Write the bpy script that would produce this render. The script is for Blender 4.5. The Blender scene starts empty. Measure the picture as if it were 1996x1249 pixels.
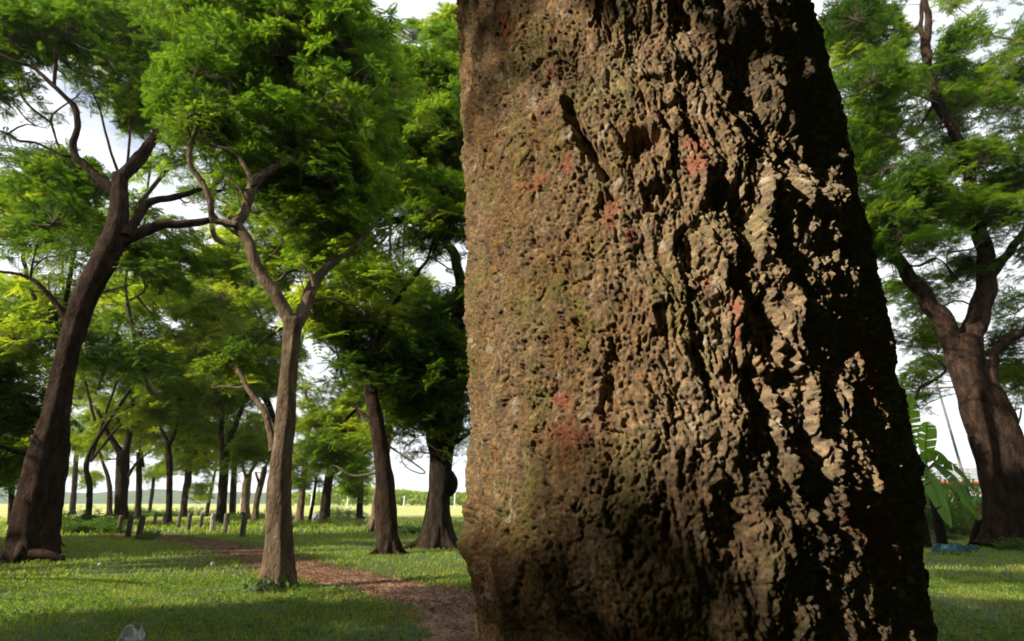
import bpy, math, random
import numpy as np
from mathutils import Vector, Matrix

# ------------------------------------------------------------------ camera, world, sun, exposure
SC = bpy.context.scene
COL = SC.collection
rng = np.random.default_rng(11)
random.seed(11)

CAM_Z = 1.5
F_PX = 1109.0                       # focal length in pixels of a 1996 px wide frame (20 mm on 36 mm)
PITCH = math.atan2(980 - 624.5, F_PX)
cam_d = bpy.data.cameras.new('camera'); cam = bpy.data.objects.new('camera', cam_d); COL.objects.link(cam)
cam_d.sensor_width = 36.0; cam_d.lens = 20.0
cam_d.clip_start = 0.05; cam_d.clip_end = 8000
cam.location = (0, 0, CAM_Z)
cam.rotation_euler = (math.pi / 2 + PITCH, 0, 0)
cam_d.dof.use_dof = True; cam_d.dof.focus_distance = 1.35; cam_d.dof.aperture_fstop = 6.3
SC.camera = cam

SUN_EL = math.radians(27)
SUN_H = np.array([-0.895, -0.445]); SUN_H /= np.linalg.norm(SUN_H)
S = np.array([SUN_H[0] * math.cos(SUN_EL), SUN_H[1] * math.cos(SUN_EL), math.sin(SUN_EL)])   # towards the sun
w = bpy.data.worlds.new('World'); SC.world = w; w.use_nodes = True
nt = w.node_tree; nt.nodes.clear()
out = nt.nodes.new('ShaderNodeOutputWorld'); bg = nt.nodes.new('ShaderNodeBackground')
sky = nt.nodes.new('ShaderNodeTexSky'); sky.sky_type = 'NISHITA'; sky.sun_disc = False
sky.sun_elevation = SUN_EL; sky.sun_rotation = math.atan2(S[0], S[1])
sky.air_density = 1.0; sky.dust_density = 2.5; sky.ozone_density = 1.0
tc = nt.nodes.new('ShaderNodeTexCoord'); mp = nt.nodes.new('ShaderNodeMapping'); mp.inputs['Scale'].default_value = (1, 1, 2.2)
nz = nt.nodes.new('ShaderNodeTexNoise'); nz.inputs['Scale'].default_value = 3.0; nz.inputs['Detail'].default_value = 5; nz.inputs['Roughness'].default_value = .55
rp = nt.nodes.new('ShaderNodeValToRGB'); rp.color_ramp.elements[0].position = .24; rp.color_ramp.elements[1].position = .44
mx = nt.nodes.new('ShaderNodeMix'); mx.data_type = 'RGBA'
nt.links.new(tc.outputs['Generated'], mp.inputs['Vector']); nt.links.new(mp.outputs['Vector'], nz.inputs['Vector'])
nt.links.new(nz.outputs['Fac'], rp.inputs['Fac']); nt.links.new(rp.outputs['Color'], mx.inputs['Factor'])
nt.links.new(sky.outputs['Color'], mx.inputs['A']); mx.inputs['B'].default_value = (5.7, 5.85, 6.1, 1)
nt.links.new(mx.outputs['Result'], bg.inputs['Color']); bg.inputs['Strength'].default_value = 0.10
nt.links.new(bg.outputs['Background'], out.inputs['Surface'])

sl = bpy.data.lights.new('sun', 'SUN'); so = bpy.data.objects.new('sun', sl); COL.objects.link(so)
sl.energy = 5.0; sl.angle = math.radians(0.5); sl.color = (1.0, 0.90, 0.74)
so.rotation_euler = Vector(-S).to_track_quat('-Z', 'Y').to_euler(); so.location = (-20, -10, 20)
SC.view_settings.view_transform = 'Standard'; SC.view_settings.look = 'None'
SC.view_settings.exposure = 1.1; SC.view_settings.gamma = 1.0; SC.view_settings.use_curve_mapping = False
SC.cycles.max_bounces = 5; SC.cycles.diffuse_bounces = 2; SC.cycles.transmission_bounces = 3; SC.cycles.glossy_bounces = 2
SC.cycles.use_adaptive_sampling = True; SC.cycles.adaptive_threshold = 0.02
SC.cycles.use_denoising = True
SC.cycles.sample_clamp_indirect = 6.0

# ------------------------------------------------------------------ geometry helpers
RIGHT = np.array([1., 0, 0]); FWD = np.array([0, math.cos(PITCH), math.sin(PITCH)]); UP = np.array([0, -math.sin(PITCH), math.cos(PITCH)])
C0 = np.array([0, 0, CAM_Z])
def ray(px, py):
    d = FWD + (px - 998) / F_PX * RIGHT - (py - 624.5) / F_PX * UP
    return d
def at(px, py, Y):                        # the point on a sight line at the world distance Y
    d = ray(px, py); return C0 + d * (Y / d[1])
def ground(px, py, z=0.0):
    d = ray(px, py); return C0 + d * ((z - CAM_Z) / d[2])
def proj(p):
    q = np.asarray(p) - C0; w_ = q @ FWD
    return 998 + F_PX * (q @ RIGHT) / w_, 624.5 - F_PX * (q @ UP) / w_

_perm = rng.permutation(4096); _perm = np.concatenate([_perm, _perm])
_ga = rng.random(4096) * 2 * math.pi; _gx = np.cos(_ga); _gy = np.sin(_ga); _gr = rng.random(4096)
def _h(ix, iy, seed): return _perm[(_perm[(ix + seed * 131) & 4095] + iy) & 4095]
def perlin(x, y, seed=0):
    ix = np.floor(x).astype(np.int64); iy = np.floor(y).astype(np.int64); fx = x - ix; fy = y - iy
    u = fx * fx * fx * (fx * (fx * 6 - 15) + 10); v = fy * fy * fy * (fy * (fy * 6 - 15) + 10)
    r = 0
    def g(a, b):
        hh = _h(ix + a, iy + b, seed); return _gx[hh] * (fx - a) + _gy[hh] * (fy - b)
    n0 = g(0, 0) * (1 - u) + g(1, 0) * u; n1 = g(0, 1) * (1 - u) + g(1, 1) * u
    return (n0 * (1 - v) + n1 * v) * 1.5
def fbm(x, y, seed=0, o=4, gain=.5):
    a = 1; s = 0
    for i in range(o):
        s = s + a * perlin(x, y, seed + i); x = x * 2.03 + 3.1; y = y * 2.03 + 7.7; a *= gain
    return s
def worley(x, y, seed=0):
    ix = np.floor(x).astype(np.int64); iy = np.floor(y).astype(np.int64)
    f1 = np.full(x.shape, 9.); f2 = np.full(x.shape, 9.); cid = np.zeros(x.shape)
    for a in (-1, 0, 1):
        for b in (-1, 0, 1):
            hh = _h(ix + a, iy + b, seed); cx = ix + a + _gr[hh]; cy = iy + b + _gr[(hh * 7 + 13) & 4095]
            d = np.hypot(x - cx, y - cy); m = d < f1
            f2 = np.where(m, f1, np.minimum(f2, d)); f1 = np.where(m, d, f1); cid = np.where(m, _gr[(hh * 3 + 5) & 4095], cid)
    return f1, f2, cid
def perlin3(x, y, z, seed=0):
    ix, iy, iz = [np.floor(v).astype(np.int64) for v in (x, y, z)]; fx, fy, fz = x - ix, y - iy, z - iz
    f = lambda q: q * q * q * (q * (q * 6 - 15) + 10)
    u, v, w_ = f(fx), f(fy), f(fz)
    def g(a, b, c):
        hh = _perm[(_h(ix + a, iy + b, seed) + iz + c) & 4095]; k = hh % 12; X, Y, Z_ = fx - a, fy - b, fz - c
        p = np.where(k < 8, X, Y); q = np.where(k < 4, Y, Z_); return np.where(hh & 16, p, -p) + np.where(hh & 32, q, -q)
    L = lambda a, b, t_: a + (b - a) * t_
    return L(L(L(g(0,0,0), g(1,0,0), u), L(g(0,1,0), g(1,1,0), u), v), L(L(g(0,0,1), g(1,0,1), u), L(g(0,1,1), g(1,1,1), u), v), w_)
def sstep(a, b, x):
    t = np.clip((x - a) / (b - a), 0, 1); return t * t * (3 - 2 * t)

def mesh(name, V, quads=None, tris=None, mats=(), mi=None, smooth=True, col=None):
    V = np.asarray(V, dtype=np.float32).reshape(-1, 3)
    q = np.zeros((0, 4), np.int32) if quads is None else np.asarray(quads, np.int32).reshape(-1, 4)
    t = np.zeros((0, 3), np.int32) if tris is None else np.asarray(tris, np.int32).reshape(-1, 3)
    me = bpy.data.meshes.new(name)
    me.vertices.add(len(V)); me.vertices.foreach_set('co', V.ravel())
    loops = np.concatenate([q.ravel(), t.ravel()]); nf = len(q) + len(t)
    me.loops.add(len(loops)); me.loops.foreach_set('vertex_index', loops)
    me.polygons.add(nf)
    st = np.concatenate([np.arange(len(q)) * 4, len(q) * 4 + np.arange(len(t)) * 3]).astype(np.int32)
    me.polygons.foreach_set('loop_start', st)
    me.polygons.foreach_set('use_smooth', np.full(nf, smooth))
    for m in mats: me.materials.append(m)
    if mi is not None: me.polygons.foreach_set('material_index', np.asarray(mi, np.int32))
    if col is not None:
        ca = me.color_attributes.new('tint', 'FLOAT_COLOR', 'POINT')
        c4 = np.ones((len(V), 4), np.float32); c4[:, :3] = col; ca.data.foreach_set('color', c4.ravel())
    me.update(calc_edges=True); me.validate()
    return me
def obj(name, me, parent=None, loc=None):
    o = bpy.data.objects.new(name, me); COL.objects.link(o)
    if parent is not None: o.parent = parent
    if loc is not None: o.location = loc
    return o
def tag(o, label=None, cat=None, group=None, kind=None):
    if label: o['label'] = label
    if cat: o['category'] = cat
    if group: o['group'] = group
    if kind: o['kind'] = kind
    return o
def empty(name, loc, label, cat, group=None):
    o = obj(name, None, None, loc); o.empty_display_size = .3
    return tag(o, label, cat, group)
class MB:                                   # collects pieces of one mesh
    def __init__(s): s.V = []; s.Q = []; s.T = []; s.n = 0; s.qm = []; s.tm = []
    def add(s, V, Q=None, T=None, m=0):
        V = np.asarray(V, float).reshape(-1, 3)
        if Q is not None and len(Q): s.Q.append(np.asarray(Q) + s.n); s.qm.append(np.full(len(Q), m))
        if T is not None and len(T): s.T.append(np.asarray(T) + s.n); s.tm.append(np.full(len(T), m))
        s.V.append(V); s.n += len(V)
    def mesh(s, name, mats, smooth=True, col=None):
        Q = np.concatenate(s.Q) if s.Q else None; T = np.concatenate(s.T) if s.T else None
        return mesh(name, np.concatenate(s.V), Q, T, mats, np.concatenate(s.qm + s.tm), smooth, col)
    def box(s, lo, hi, m=0):
        x0, y0, z0 = lo; x1, y1, z1 = hi
        s.add([(x0,y0,z0),(x1,y0,z0),(x1,y1,z0),(x0,y1,z0),(x0,y0,z1),(x1,y0,z1),(x1,y1,z1),(x0,y1,z1)],
              [(0,3,2,1),(4,5,6,7),(0,1,5,4),(1,2,6,5),(2,3,7,6),(3,0,4,7)], m=m)
def spline(P, n):                            # Catmull-Rom resample of an (k,m) array
    P = np.asarray(P, float)
    if len(P) == 2: t = np.linspace(0, 1, n)[:, None]; return P[0] * (1 - t) + P[1] * t
    E = np.vstack([2 * P[0] - P[1], P, 2 * P[-1] - P[-2]])
    seg = np.linalg.norm(np.diff(P[:, :3], axis=0), axis=1); cum = np.concatenate([[0], np.cumsum(seg)]) / max(seg.sum(), 1e-6)
    out_ = []
    for s in np.linspace(0, 1, n):
        i = min(np.searchsorted(cum, s, 'right') - 1, len(P) - 2); t = (s - cum[i]) / max(cum[i + 1] - cum[i], 1e-9)
        p0, p1, p2, p3 = E[i], E[i + 1], E[i + 2], E[i + 3]
        out_.append(.5 * ((2 * p1) + (-p0 + p2) * t + (2 * p0 - 5 * p1 + 4 * p2 - p3) * t * t + (-p0 + 3 * p1 - 3 * p2 + p3) * t ** 3))
    return np.array(out_)
def tube(mb, P, R, sides=10, rough=0.0, seed=0, cap=True, m=0, scale=1.0, flute=0.0):
    """sweep a ring along points P (n,3) with radii R; rough = bark relief relative to the radius"""
    P = np.asarray(P, float); R = np.asarray(R, float); n = len(P)
    T = np.gradient(P, axis=0); T /= np.linalg.norm(T, axis=1)[:, None] + 1e-9
    a = np.array([1., 0, 0]) if abs(T[0][0]) < .8 else np.array([0, 1., 0])
    N = np.zeros_like(P)
    for i in range(n):
        a = a - T[i] * (a @ T[i]); a = a / (np.linalg.norm(a) + 1e-9); N[i] = a
    B = np.cross(T, N)
    th = np.arange(sides) / sides * 2 * math.pi
    L = np.concatenate([[0], np.cumsum(np.linalg.norm(np.diff(P, axis=0), axis=1))])
    rr = R[:, None] * np.ones(sides)
    if rough > 0:
        U, Z = np.meshgrid(th, L); rad = max(R.mean(), 1e-3)
        k = scale / max(rad, .02); cu, su = np.cos(U), np.sin(U); Zk = Z * k
        nn = .9 * perlin3(cu * 1.5, su * 1.5, Zk * .28 + seed, seed) + .7 * perlin3(cu * 3.4, su * 3.4, Zk * .45 + seed, seed + 1) + .4 * perlin3(cu * 6.5, su * 6.5, Zk * 1.0, seed + 2)
        rr = rr * (1 + rough * nn)
        if flute: rr = rr * (1 + flute * np.sin(U * 5 + 1.3 * perlin(Z * .7 + seed, U * 0 + .3, 3)))
    V = P[:, None, :] + rr[..., None] * (np.cos(th)[None, :, None] * N[:, None, :] + np.sin(th)[None, :, None] * B[:, None, :])
    i = np.arange(n - 1)[:, None]; j = np.arange(sides)[None, :]; j2 = (j + 1) % sides
    Q = np.stack([i * sides + j, i * sides + j2, (i + 1) * sides + j2, (i + 1) * sides + j], -1).reshape(-1, 4)
    V = V.reshape(-1, 3)
    if cap:
        V = np.vstack([V, P[-1] + T[-1] * R[-1] * .5]); k = n * sides
        tri = [((n - 1) * sides + a_, (n - 1) * sides + (a_ + 1) % sides, k) for a_ in range(sides)]
        mb.add(V, Q, tri, m)
    else: mb.add(V, Q, None, m)

# ------------------------------------------------------------------ materials
def mat(name):
    m = bpy.data.materials.new(name); m.use_nodes = True
    t = m.node_tree; b = t.nodes['Principled BSDF']; b.inputs['Roughness'].default_value = .85
    b.inputs['Specular IOR Level'].default_value = .25
    return m, t, b
def N(t, kind, **kw):
    n = t.nodes.new(kind)
    for k, v in kw.items():
        if k in n.inputs: n.inputs[k].default_value = v
        else: setattr(n, k, v)
    return n
def ramp(t, fac, stops):
    r = t.nodes.new('ShaderNodeValToRGB'); e = r.color_ramp.elements
    while len(e) < len(stops): e.new(.5)
    for i, (p, c) in enumerate(stops): e[i].position = p; e[i].color = (*c, 1)
    t.links.new(fac, r.inputs['Fac']); return r
def noise_mat(name, stops, scale=5, detail=6, bump=.0, bscale=40, rough=.9, stretch=(1, 1, 1), spec=.2):
    m, t, b = mat(name)
    c = N(t, 'ShaderNodeTexCoord'); p = N(t, 'ShaderNodeMapping'); p.inputs['Scale'].default_value = stretch
    t.links.new(c.outputs['Object'], p.inputs['Vector'])
    n = N(t, 'ShaderNodeTexNoise', Scale=scale, Detail=detail, Roughness=.6); t.links.new(p.outputs['Vector'], n.inputs['Vector'])
    r = ramp(t, n.outputs['Fac'], stops); t.links.new(r.outputs['Color'], b.inputs['Base Color'])
    b.inputs['Roughness'].default_value = rough; b.inputs['Specular IOR Level'].default_value = spec
    if bump:
        n2 = N(t, 'ShaderNodeTexNoise', Scale=bscale, Detail=5, Roughness=.65); t.links.new(p.outputs['Vector'], n2.inputs['Vector'])
        bp = N(t, 'ShaderNodeBump', Strength=bump, Distance=.03); t.links.new(n2.outputs['Fac'], bp.inputs['Height']); t.links.new(bp.outputs['Normal'], b.inputs['Normal'])
    return m
M = {}
def bark_mat(name, stops):
    m = noise_mat(name, stops, 3.5, 9, 0, stretch=(1.6, 1.6, .6), spec=.03); t = m.node_tree; b = t.nodes['Principled BSDF']; c = N(t, 'ShaderNodeTexCoord'); p = N(t, 'ShaderNodeMapping'); p.inputs['Scale'].default_value = (1, 1, .45); t.links.new(c.outputs['Object'], p.inputs['Vector'])
    n1 = N(t, 'ShaderNodeTexNoise', Scale=14, Detail=7, Roughness=.7, Distortion=.6); v = N(t, 'ShaderNodeTexVoronoi', Scale=12, feature='DISTANCE_TO_EDGE'); t.links.new(p.outputs['Vector'], n1.inputs['Vector']); t.links.new(p.outputs['Vector'], v.inputs['Vector'])
    mm = N(t, 'ShaderNodeMath', operation='MULTIPLY_ADD'); mm.inputs[1].default_value = .55; t.links.new(v.outputs['Distance'], mm.inputs[0]); t.links.new(n1.outputs['Fac'], mm.inputs[2])
    bp = N(t, 'ShaderNodeBump', Strength=1.0, Distance=.08); t.links.new(mm.outputs[0], bp.inputs['Height']); t.links.new(bp.outputs['Normal'], b.inputs['Normal']); return m
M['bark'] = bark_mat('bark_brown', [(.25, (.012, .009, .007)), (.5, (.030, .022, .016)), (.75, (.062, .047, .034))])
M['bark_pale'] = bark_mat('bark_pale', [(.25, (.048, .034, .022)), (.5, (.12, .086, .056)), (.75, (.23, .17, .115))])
M['bark_red'] = bark_mat('bark_red', [(.25, (.012, .008, .006)), (.5, (.033, .021, .015)), (.75, (.075, .048, .034))])
M['twig'] = noise_mat('twig_brown', [(.3, (.05, .036, .026)), (.7, (.12, .09, .065))], 8, 3)

def leaf_mat(name, stops, trans_gain=2.4, tr=.42):
    m, t, b = mat(name)
    oi = N(t, 'ShaderNodeObjectInfo'); g = N(t, 'ShaderNodeNewGeometry')
    ad = N(t, 'ShaderNodeMath', operation='MULTIPLY_ADD'); ad.inputs[1].default_value = .45
    mu = N(t, 'ShaderNodeMath', operation='MULTIPLY'); mu.inputs[1].default_value = .55
    t.links.new(oi.outputs['Random'], mu.inputs[0]); t.links.new(g.outputs['Random Per Island'], ad.inputs[0]); t.links.new(mu.outputs[0], ad.inputs[2])
    r = ramp(t, ad.outputs[0], stops); t.links.new(r.outputs['Color'], b.inputs['Base Color'])
    b.inputs['Roughness'].default_value = .5; b.inputs['Specular IOR Level'].default_value = .3
    tl = N(t, 'ShaderNodeBsdfTranslucent'); vm = N(t, 'ShaderNodeMix', data_type='RGBA', blend_type='MULTIPLY'); vm.inputs['Factor'].default_value = 1
    t.links.new(r.outputs['Color'], vm.inputs['A']); vm.inputs['B'].default_value = (trans_gain * 1.25, trans_gain * 1.15, trans_gain * .5, 1)
    t.links.new(vm.outputs['Result'], tl.inputs['Color'])
    ms = N(t, 'ShaderNodeMixShader'); ms.inputs['Fac'].default_value = tr
    t.links.new(b.outputs['BSDF'], ms.inputs[1]); t.links.new(tl.outputs['BSDF'], ms.inputs[2])
    t.links.new(ms.outputs['Shader'], t.nodes['Material Output'].inputs['Surface'])
    return m
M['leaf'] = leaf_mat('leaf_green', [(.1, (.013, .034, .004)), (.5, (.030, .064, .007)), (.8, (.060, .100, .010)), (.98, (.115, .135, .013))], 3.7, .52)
M['leaf_far'] = leaf_mat('leaf_far', [(.1, (.040, .080, .009)), (.5, (.095, .15, .014)), (.9, (.19, .225, .020))], 2.8, .52)  # brighter than the near leaf: backlit glow put into the colour
M['weed'] = leaf_mat('weed_green', [(.1, (.045, .11, .02)), (.5, (.08, .16, .028)), (.9, (.14, .21, .04))], 1.9, .35)
M['grass'] = leaf_mat('grass_green', [(.1, (.05, .105, .012)), (.5, (.12, .190, .024)), (.95, (.24, .27, .045))], 2.2, .42)
t = M['grass'].node_tree; g_ = N(t, 'ShaderNodeNewGeometry'); n1 = N(t, 'ShaderNodeTexNoise', Scale=.9, Detail=5, Roughness=.65); t.links.new(g_.outputs['Position'], n1.inputs['Vector'])
mu = [n for n in t.nodes if n.type == 'MATH' and n.operation == 'MULTIPLY'][0]; t.links.new(n1.outputs['Fac'], mu.inputs[0]); mu.inputs[1].default_value = .75
M['banana'] = leaf_mat('banana_green', [(.1, (.06, .14, .02)), (.9, (.10, .19, .03))], 2.2, .45)
M['palm'] = leaf_mat('palm_green', [(.1, (.05, .10, .035)), (.9, (.09, .14, .05))], 1.6, .3)
M['litter'] = leaf_mat('dead_leaf_brown', [(.1, (.07, .034, .018)), (.5, (.15, .075, .04)), (.9, (.25, .15, .085))], 1.2, .15)

# ------------------------------------------------------------------ ground, path, field, hill
def gz(x, y): return 0.05 * perlin(np.asarray(x) * .13, np.asarray(y) * .13, 7) * sstep(2, 6, np.hypot(x, y))
PATH_PX = [(1150, 1290), (980, 1215), (830, 1163), (690, 1131), (590, 1108), (500, 1084), (440, 1066), (370, 1052), (290, 1044), (180, 1040)]
PATH = spline([ground(a, b)[:2] for a, b in PATH_PX], 60)
def path_dist(x, y):
    x = np.asarray(x, float); y = np.asarray(y, float); d = np.full(x.shape, 99.)
    for a, b in zip(PATH[:-1], PATH[1:]):
        e = b - a; t = np.clip(((x - a[0]) * e[0] + (y - a[1]) * e[1]) / (e @ e), 0, 1)
        d = np.minimum(d, np.hypot(x - a[0] - t * e[0], y - a[1] - t * e[1]))
    return d

m, t, b = mat('ground_soil_grass')
c = N(t, 'ShaderNodeTexCoord')
n1 = N(t, 'ShaderNodeTexNoise', Scale=.45, Detail=8, Roughness=.65); n2 = N(t, 'ShaderNodeTexNoise', Scale=9., Detail=6, Roughness=.7)
t.links.new(c.outputs['Object'], n1.inputs['Vector']); t.links.new(c.outputs['Object'], n2.inputs['Vector'])
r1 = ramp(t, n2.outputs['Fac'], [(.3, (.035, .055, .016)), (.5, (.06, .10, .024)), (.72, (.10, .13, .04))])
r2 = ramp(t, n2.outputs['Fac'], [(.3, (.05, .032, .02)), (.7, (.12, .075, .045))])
rf = ramp(t, n1.outputs['Fac'], [(.55, (0, 0, 0)), (.68, (1, 1, 1))])
mxg = N(t, 'ShaderNodeMix', data_type='RGBA'); t.links.new(rf.outputs['Color'], mxg.inputs['Factor'])
t.links.new(r1.outputs['Color'], mxg.inputs['A']); t.links.new(r2.outputs['Color'], mxg.inputs['B']); t.links.new(mxg.outputs['Result'], b.inputs['Base Color'])
bp = N(t, 'ShaderNodeBump', Strength=.8, Distance=.04); t.links.new(n2.outputs['Fac'], bp.inputs['Height']); t.links.new(bp.outputs['Normal'], b.inputs['Normal'])
M['ground'] = m
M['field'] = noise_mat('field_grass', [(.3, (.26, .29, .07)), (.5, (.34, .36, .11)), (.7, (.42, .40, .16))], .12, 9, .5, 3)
M['path'] = noise_mat('path_soil', [(.3, (.12, .062, .038)), (.5, (.23, .13, .082)), (.7, (.37, .24, .16))], 1.6, 9, .6, 18)

xs = np.unique(np.concatenate([np.linspace(-2500, -60, 14), np.linspace(-60, 60, 121), np.linspace(60, 2500, 14)]))
ys = np.unique(np.concatenate([np.linspace(-400, -20, 6), np.linspace(-20, 80, 101), np.linspace(80, 4500, 18)]))
X, Y = np.meshgrid(xs, ys); V = np.stack([X, Y, gz(X, Y) * sstep(80, 60, np.abs(X)) * sstep(90, 70, Y)], -1).reshape(-1, 3)
nx, ny = len(xs), len(ys); i = np.arange(ny - 1)[:, None]; j = np.arange(nx - 1)[None]
GQ = np.stack([i * nx + j, i * nx + j + 1, (i + 1) * nx + j + 1, (i + 1) * nx + j], -1).reshape(-1, 4)
tag(obj('ground', mesh('ground', V, GQ, mats=[M['ground']])), kind='structure')
# path sheet with ragged edges
k = 260; PC = spline(PATH, k); T = np.gradient(PC, axis=0); T /= np.linalg.norm(T, axis=1)[:, None]; Nn = np.stack([-T[:, 1], T[:, 0]], 1)
wl = .92 + .30 * perlin(np.arange(k) * .47, np.zeros(k) + 3.5, 6) + .42 * fbm(np.arange(k) * .09, np.zeros(k) + .5, 3, 3); wr = .92 + .30 * perlin(np.arange(k) * .47, np.zeros(k) + 8.5, 6) + .42 * fbm(np.arange(k) * .09 + 50, np.zeros(k) + .5, 5, 3)
cross = np.linspace(-1, 1, 9); rows = []
for cc in cross:
    off = cc * np.where(cc < 0, wr, wl)
    pp = PC + Nn * off[:, None]; rows.append(np.stack([pp[:, 0], pp[:, 1], gz(pp[:, 0], pp[:, 1]) + .018 - .022 * cc * cc], 1))
V = np.stack(rows, 1).reshape(-1, 3); i = np.arange(k - 1)[:, None]; j = np.arange(8)[None]
tag(obj('path', mesh('path', V, np.stack([i * 9 + j, (i + 1) * 9 + j, (i + 1) * 9 + j + 1, i * 9 + j + 1], -1).reshape(-1, 4), mats=[M['path']])), kind='structure')
# sunlit field beyond the trees
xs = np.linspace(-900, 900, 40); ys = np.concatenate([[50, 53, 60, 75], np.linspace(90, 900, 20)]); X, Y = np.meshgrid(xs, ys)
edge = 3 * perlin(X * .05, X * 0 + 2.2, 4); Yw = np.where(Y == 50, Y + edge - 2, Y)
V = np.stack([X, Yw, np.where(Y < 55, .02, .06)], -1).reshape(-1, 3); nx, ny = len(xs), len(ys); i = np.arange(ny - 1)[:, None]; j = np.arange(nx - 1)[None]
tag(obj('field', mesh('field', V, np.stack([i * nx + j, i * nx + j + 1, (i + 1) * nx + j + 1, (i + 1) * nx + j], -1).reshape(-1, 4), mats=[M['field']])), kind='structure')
# far hill ridge
xs = np.linspace(-1900, 700, 120); ys = np.linspace(0, 1, 9); X, T_ = np.meshgrid(xs, ys)
hh = (26 + 16 * fbm(X * .0022, X * 0 + 1.3, 9, 4)) * sstep(700, -250, X) + 4 + 2.0 * fbm(X * .03, T_ * 3, 12, 3)
V = np.stack([X, 1150 + T_ * 400, hh * np.sin(T_ * math.pi) ** .7 - .2], -1).reshape(-1, 3); nx = len(xs); i = np.arange(8)[:, None]; j = np.arange(nx - 1)[None]
M['hill'] = noise_mat('hill_forest', [(.3, (.03, .06, .02)), (.7, (.07, .11, .035))], .03, 8)
tag(obj('hill', mesh('hill', V, np.stack([i * nx + j, i * nx + j + 1, (i + 1) * nx + j + 1, (i + 1) * nx + j], -1).reshape(-1, 4), mats=[M['hill']])), kind='structure')

# ------------------------------------------------------------------ the big trunk
def pixline(tbl, y): return np.interp(y, [a for a, _ in tbl], [b for _, b in tbl])
LEFT = [(-300, 886), (0, 893), (250, 902), (500, 910), (750, 914), (930, 913), (985, 907), (1060, 906), (1120, 917), (1249, 930), (1500, 945)]
RGHT = [(-300, 1510), (0, 1585), (250, 1648), (500, 1708), (640, 1738), (760, 1755), (850, 1775), (920, 1792), (1000, 1796), (1100, 1806), (1249, 1826), (1500, 1870)]
DC = 1.78
def solve_circle(z):
    az = [-.1, .6]; r = .57
    for _ in range(40):
        for q, tbl in enumerate((LEFT, RGHT)):
            dt = math.sqrt(DC * DC - r * r); p = np.array([dt * math.sin(az[q]), dt * math.cos(az[q]), z])
            px, py = proj(p); want = pixline(tbl, py)
            az[q] += (want - px) / F_PX * .6
        r = .5 * r + .5 * DC * math.sin((az[1] - az[0]) / 2)
    return (az[0] + az[1]) / 2, r
ztab = np.linspace(1.0, 3.3, 24); sol = np.array([solve_circle(z) for z in ztab])
def hero_axis(z):
    a = np.interp(z, ztab, sol[:, 0]); r = np.interp(z, ztab, sol[:, 1])
    r = r + .55 * sstep(.7, -.1, z) ** 2 + .0 * z; r = r - .03 * np.clip(z - 3.3, 0, 8) * .3
    return DC * np.sin(a), DC * np.cos(a), r
zz = np.unique(np.concatenate([np.linspace(-.25, 1.0, 40), np.arange(1.0, 3.45, .0027), np.linspace(3.45, 6.5, 60)]))
thd = np.concatenate([np.arange(-1.45, 1.45, .0047), np.linspace(1.45, 2 * math.pi - 1.45, 90)])   # 0 faces the camera, + to the right
nth = len(thd)
TH, ZZ = np.meshgrid(thd, zz)
cx, cy, rr = hero_axis(ZZ)
a0 = np.arctan2(cx, cy)
ang = -math.pi / 2 - a0 + TH                         # direction of the outward normal in plan
RM = .57
U = np.where(TH > math.pi, TH - 2 * math.pi, TH) * RM; Z = ZZ
s = sstep(-.35, .45, U + .05 * perlin(U * 3, Z * 2, 40))            # the bark is smoother on the left, furrowed on the right
wu = .030 * perlin(U / .12, Z / .22, 1) + .009 * perlin(U / .035, Z / .06, 2); wz = .03 * perlin(U / .10, Z / .15, 3)
lean = .10 * (Z - 2)                                     # furrows lean a little
u1 = U + wu + lean; z1 = Z + wz
n = perlin(u1 / .060, z1 / .30, 10); c1 = np.exp(-(n / .10) ** 2)
n = perlin(u1 / .033 + 4, z1 / .13, 11); c2 = np.exp(-(n / .12) ** 2)
n = perlin((U + wu * .7) / .085 + 8, (Z + wz) / .17, 12); c3 = np.exp(-(n / .028) ** 2)     # thin cracks
lo = sstep(-.25, .35, fbm(U / .22, Z / .30, 14, 3)); lo2 = sstep(-.2, .35, fbm(U / .15 + 3, Z / .2, 17, 3))
h = .007 * fbm(U / .33, Z / .45, 20, 3) + .010 * s * perlin(u1 / .12, Z / .7, 22)
h -= c1 * (.0015 + .0135 * s) * (.25 + .75 * lo)
h -= c2 * (.001 + .009 * s) * (.2 + .8 * lo2)
h -= c3 * .010 * (1 - .5 * s) * lo2
n = perlin(u1 / .021 + 2, z1 / .15, 15); h -= .0065 * np.exp(-(n / .07) ** 2) * (.25 + .75 * lo)              # fine upright cracks
q = fbm(U / .075 + wu * 8, Z / .14, 25, 3) * 4.2; fq = np.floor(q); h += (.0036 + .0030 * s) * (fq + sstep(.78, 1., q - fq))          # flaking plates
f1, f2, cid = worley((U + wu) / .11, (Z + wz) / .17, 37)
h -= .008 * sstep(.34, .12, f1 + .12 * perlin(U / .03, Z / .04, 38)) * (cid > .55) * (.25 + .75 * s)        # pits
def hero_uv(px, py):                                   # where a sight line meets the trunk
    d = ray(px, py); d = d / d[1]; z = 2.0
    for _ in range(6):
        x0, y0, r0 = [float(v) for v in hero_axis(np.array(z))]
        A = d[0] ** 2 + 1; Bq = -2 * (d[0] * x0 + y0); Cq = x0 ** 2 + y0 ** 2 - r0 ** 2
        disc = max(Bq * Bq - 4 * A * Cq, 0); tt = (-Bq - math.sqrt(disc)) / (2 * A); z = CAM_Z + d[2] * tt
    p = np.array([d[0] * tt - x0, tt - y0]); aa = math.atan2(p[1], p[0]) + math.pi / 2 + math.atan2(x0, y0)
    aa = (aa + math.pi) % (2 * math.pi) - math.pi
    return aa * RM, z
wob = .020 * perlin(U / .04, Z / .05, 50) + .010 * perlin(U / .011, Z / .013, 51)
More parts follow.
